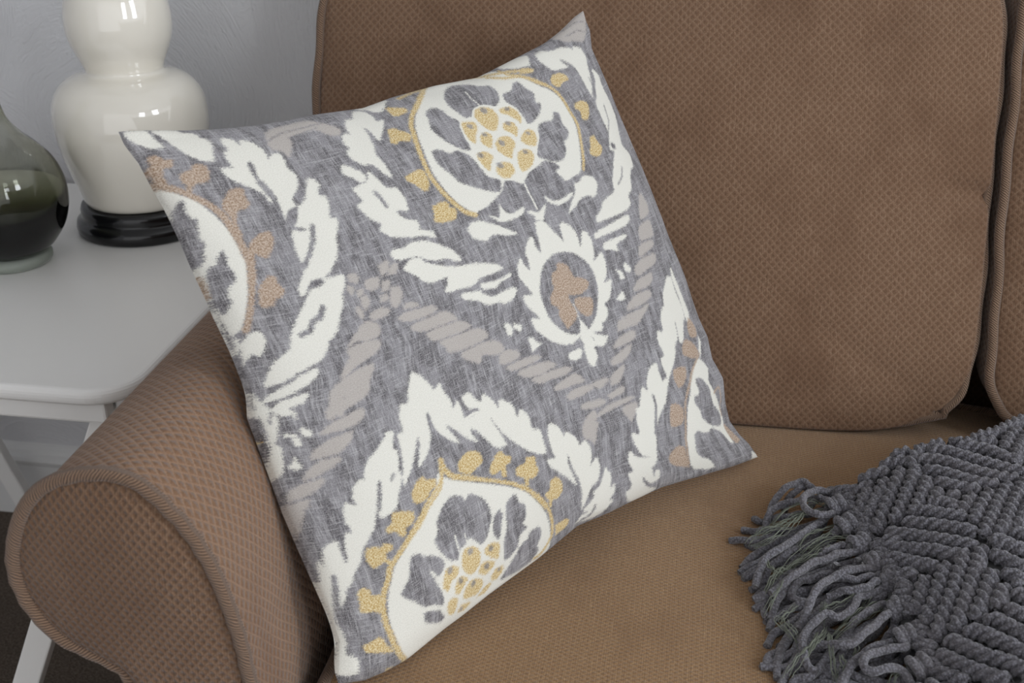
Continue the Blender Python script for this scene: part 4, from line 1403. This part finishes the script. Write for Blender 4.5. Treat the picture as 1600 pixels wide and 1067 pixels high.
def rope_part(P2, name='rope', r=ROPE_R, dz=0.0, into=None):
    P = np.array(P2, float)
    if len(P) > 2:
        P = catmull(P, 8)
    L = np.r_[0, np.cumsum(np.linalg.norm(np.diff(P, axis=0), axis=1))]
    n_ = max(int(L[-1] / (0.0011 if into is None else 0.0022)), 4)
    q = np.linspace(0, L[-1], n_)
    P = np.stack([np.interp(q, L, P[:, i]) for i in (0, 1)], 1)
    z = blanket_h(P[:, 0], P[:, 1]) + dz
    over = P[:, 1] - ridge_y(P[:, 0])
    z = z - np.clip(over, 0, 0.02) * 0.6
    P3 = np.column_stack([P, z])
    ends = np.minimum(q, L[-1] - q)
    rad = r * np.sqrt(1 - (1 - np.clip(ends / 0.006 + 0.08, 0, 1)) ** 2)
    ph = rng.uniform(0, 0.008)
    k = 12
    t_, n0, b0 = frames(P3)
    # keep the first normal 'up' so that twist phase is steady
    s = q + ph
    th = np.arange(k) * 2 * math.pi / k
    TW = 235.0
    lob = np.abs(np.cos(1.5 * (th[None, :] + TW * s[:, None]))) ** 0.8
    prof = 1 + 0.78 * (lob - 0.64)
    rr = rad[:, None] * prof
    Vv = P3[:, None, :] + rr[..., None] * (np.cos(th)[None, :, None] * n0[:, None, :] + np.sin(th)[None, :, None] * b0[:, None, :])
    Vv = Vv.reshape(-1, 3)
    Ff = grid_faces(n_, k, closed_v=True, flip=True)
    nb_ = len(Vv)
    Vv = np.vstack([Vv, P3[0] - t_[0] * r * 0.4, P3[-1] + t_[-1] * r * 0.4])
    for j in range(k):
        Ff.append((nb_, j, (j + 1) % k))
        Ff.append((nb_ + 1, nb_ - k + (j + 1) % k, nb_ - k + j))
    if into is not None:
        into.add(Vv, Ff)
        return None
    return mesh_obj(name, Vv, Ff, M_YARN, blanket)


for q in ROPES:
    rope_part(np.array(q, float).reshape(-1, 2) / 10000.0)

# the same lattice of nested squares carried on beyond the photograph's right and lower edges
C0, AV, BV = np.array([0.2445, 0.9245]), np.array([0.0850, -0.0080]), np.array([-0.0465, -0.0930])


def in_frame(x, y):
    z = float(blanket_h(x, y))
    f_ = Vector((-math.sin(YAW) * math.cos(PITCH), math.cos(YAW) * math.cos(PITCH), -math.sin(PITCH)))
    r_ = Vector((math.cos(YAW), math.sin(YAW), 0))
    u_ = r_.cross(f_)
    d = Vector((x, y, z)) - CAM
    return 800 + FOCAL * d.dot(r_) / d.dot(f_) < 1612 and 533.5 - FOCAL * d.dot(u_) / d.dot(f_) < 1078


def on_cloth(x, y):
    return KNOT_LINE[0] * y + KNOT_LINE[1] + 0.012 < x < BX1 - 0.005 and BY0 + 0.005 < y < ridge_y(x) - 0.004


beyond = Batch()
for ia in range(-3, 10):
    for ib in range(-3, 6):
        c = C0 + AV * ia + BV * ib
        segs = []
        for k_ in range(4):
            h_ = (k_ + 0.5) / 8.0
            segs += [((-h_, -h_), (h_, -h_)), ((-h_, h_), (h_, h_)), ((-h_, -h_), (-h_, h_)), ((h_, -h_), (h_, h_))]
        for (a0, b0_), (a1, b1_) in segs:
            pts = [c + AV * (a0 + (a1 - a0) * t_) + BV * (b0_ + (b1_ - b0_) * t_) for t_ in np.linspace(0.04, 0.96, 9)]
            pts = [p for p in pts if on_cloth(*p) and not in_frame(*p)]
            if len(pts) >= 3:
                rope_part(pts, into=beyond)
tag(beyond.build('rope_rows', M_YARN, blanket), kind='stuff')

# tassels: knot > strands
kn = np.array(KNOTS, float).reshape(-1, 2) / 10000.0
kd = np.array([-KNOT_LINE[0], -1.0])
extra = [kn[-1] + np.array([0.004, -0.030]), kn[-1] + np.array([0.009, -0.058])]
kn = np.vstack([kn, extra])
tassels = []
for i, (kx, ky) in enumerate(kn):
    b = Batch()
    kz = 0.4835
    # three wraps of yarn round a bundle that points out of the blanket
    ax = np.array([-0.86, -0.36, -0.25])
    ax /= np.linalg.norm(ax)
    s1 = np.cross(ax, [0, 0, 1.0])
    s1 /= np.linalg.norm(s1)
    s2 = np.cross(s1, ax)
    ctr = np.array([kx, ky, kz])
    tt = np.linspace(0, 2 * math.pi * 2.6, 60)
    rad_ = 0.0062 + 0.0012 * np.sin(tt * 0.5 + i)
    path = ctr + (rad_ * np.cos(tt))[:, None] * s1 * 1.25 + (rad_ * np.sin(tt))[:, None] * s2 + ((tt / tt[-1] - 0.5) * 0.0125)[:, None] * ax + (0.0015 * np.sin(tt + i))[:, None] * ax
    Vv, Ff, _ = tube_data(path, 0.0036, 9)
    b.add(Vv, Ff)
    Vv, Ff, _ = tube_data([ctr - ax * 0.014, ctr - ax * 0.004, ctr + ax * 0.008], 0.0058, 9)
    b.add(Vv, Ff)
    tassels.append(b.build('tassel', M_YARN, blanket))


def strand_path(P2, zs, seed):
    P = resample(np.array(P2, float), 40)
    n_ = len(P)
    t_ = np.linspace(0, 1, n_)
    z = np.full(n_, zs)
    z += (0.4835 - zs) * np.exp(-t_ / 0.07)
    end = max(0.4565, zs - 0.012)
    z -= (zs - end) * np.clip((t_ - 0.6) / 0.4, 0, 1) ** 1.5
    z += 0.0008 * np.sin(t_ * 23 + seed)
    return np.column_stack([P, z])


for i, (zs, q) in enumerate(STRANDS):
    P = np.array(q, float).reshape(-1, 2) / 10000.0
    d = np.linalg.norm(kn - P[0], axis=1)
    k_ = int(d.argmin())
    path = strand_path(P, zs, i)
    Vv, Ff, uv_ = tube_data(path, 0.0034 * (1 + 0.06 * np.sin(np.arange(len(path)) * 1.3 + i)), 9)
    mesh_obj('strand', Vv, Ff, M_YARN, tassels[k_], uvs=uv_)
rr_ = random.Random(5)
for i, (kx, ky) in enumerate(kn):
    for j in range(7):
        a = math.radians(rr_.uniform(180, 232))
        L_ = rr_.uniform(0.07, 0.105)
        wv_ = rr_.uniform(-0.5, 0.5)
        pts = [(kx - 0.008, ky - 0.003)]
        for s_ in range(1, 7):
            a += rr_.uniform(-0.28, 0.28) + wv_ * 0.15
            pts.append((pts[-1][0] + math.cos(a) * L_ / 6, pts[-1][1] + math.sin(a) * L_ / 6))
        path = strand_path(pts, rr_.uniform(0.4575, 0.466), i * 7 + j)
        Vv, Ff, uv_ = tube_data(path, 0.0033, 8)
        mesh_obj('strand', Vv, Ff, M_YARN, tassels[i], uvs=uv_)
# thin loose threads between the tassels
b = Batch()
for i, q in enumerate(THREADS):
    P = np.array(q, float).reshape(-1, 2) / 10000.0
    for j in range(5):
        o_ = np.cumsum(np.array([[rr_.gauss(0, 0.0012), rr_.gauss(0, 0.0012)] for _ in P]), axis=0)
        pp = strand_path(P + o_, 0.481 - 0.001 * j, i * 5 + j)
        pp[:, 2] += np.array([0.0008 * math.sin(v_ * 0.7 + j) for v_ in range(len(pp))])
        Vv, Ff, _ = tube_data(pp[::2], 0.00032, 4)
        b.add(Vv, Ff)
tag(b.build('loose_threads', M_THREAD, blanket), kind='stuff')
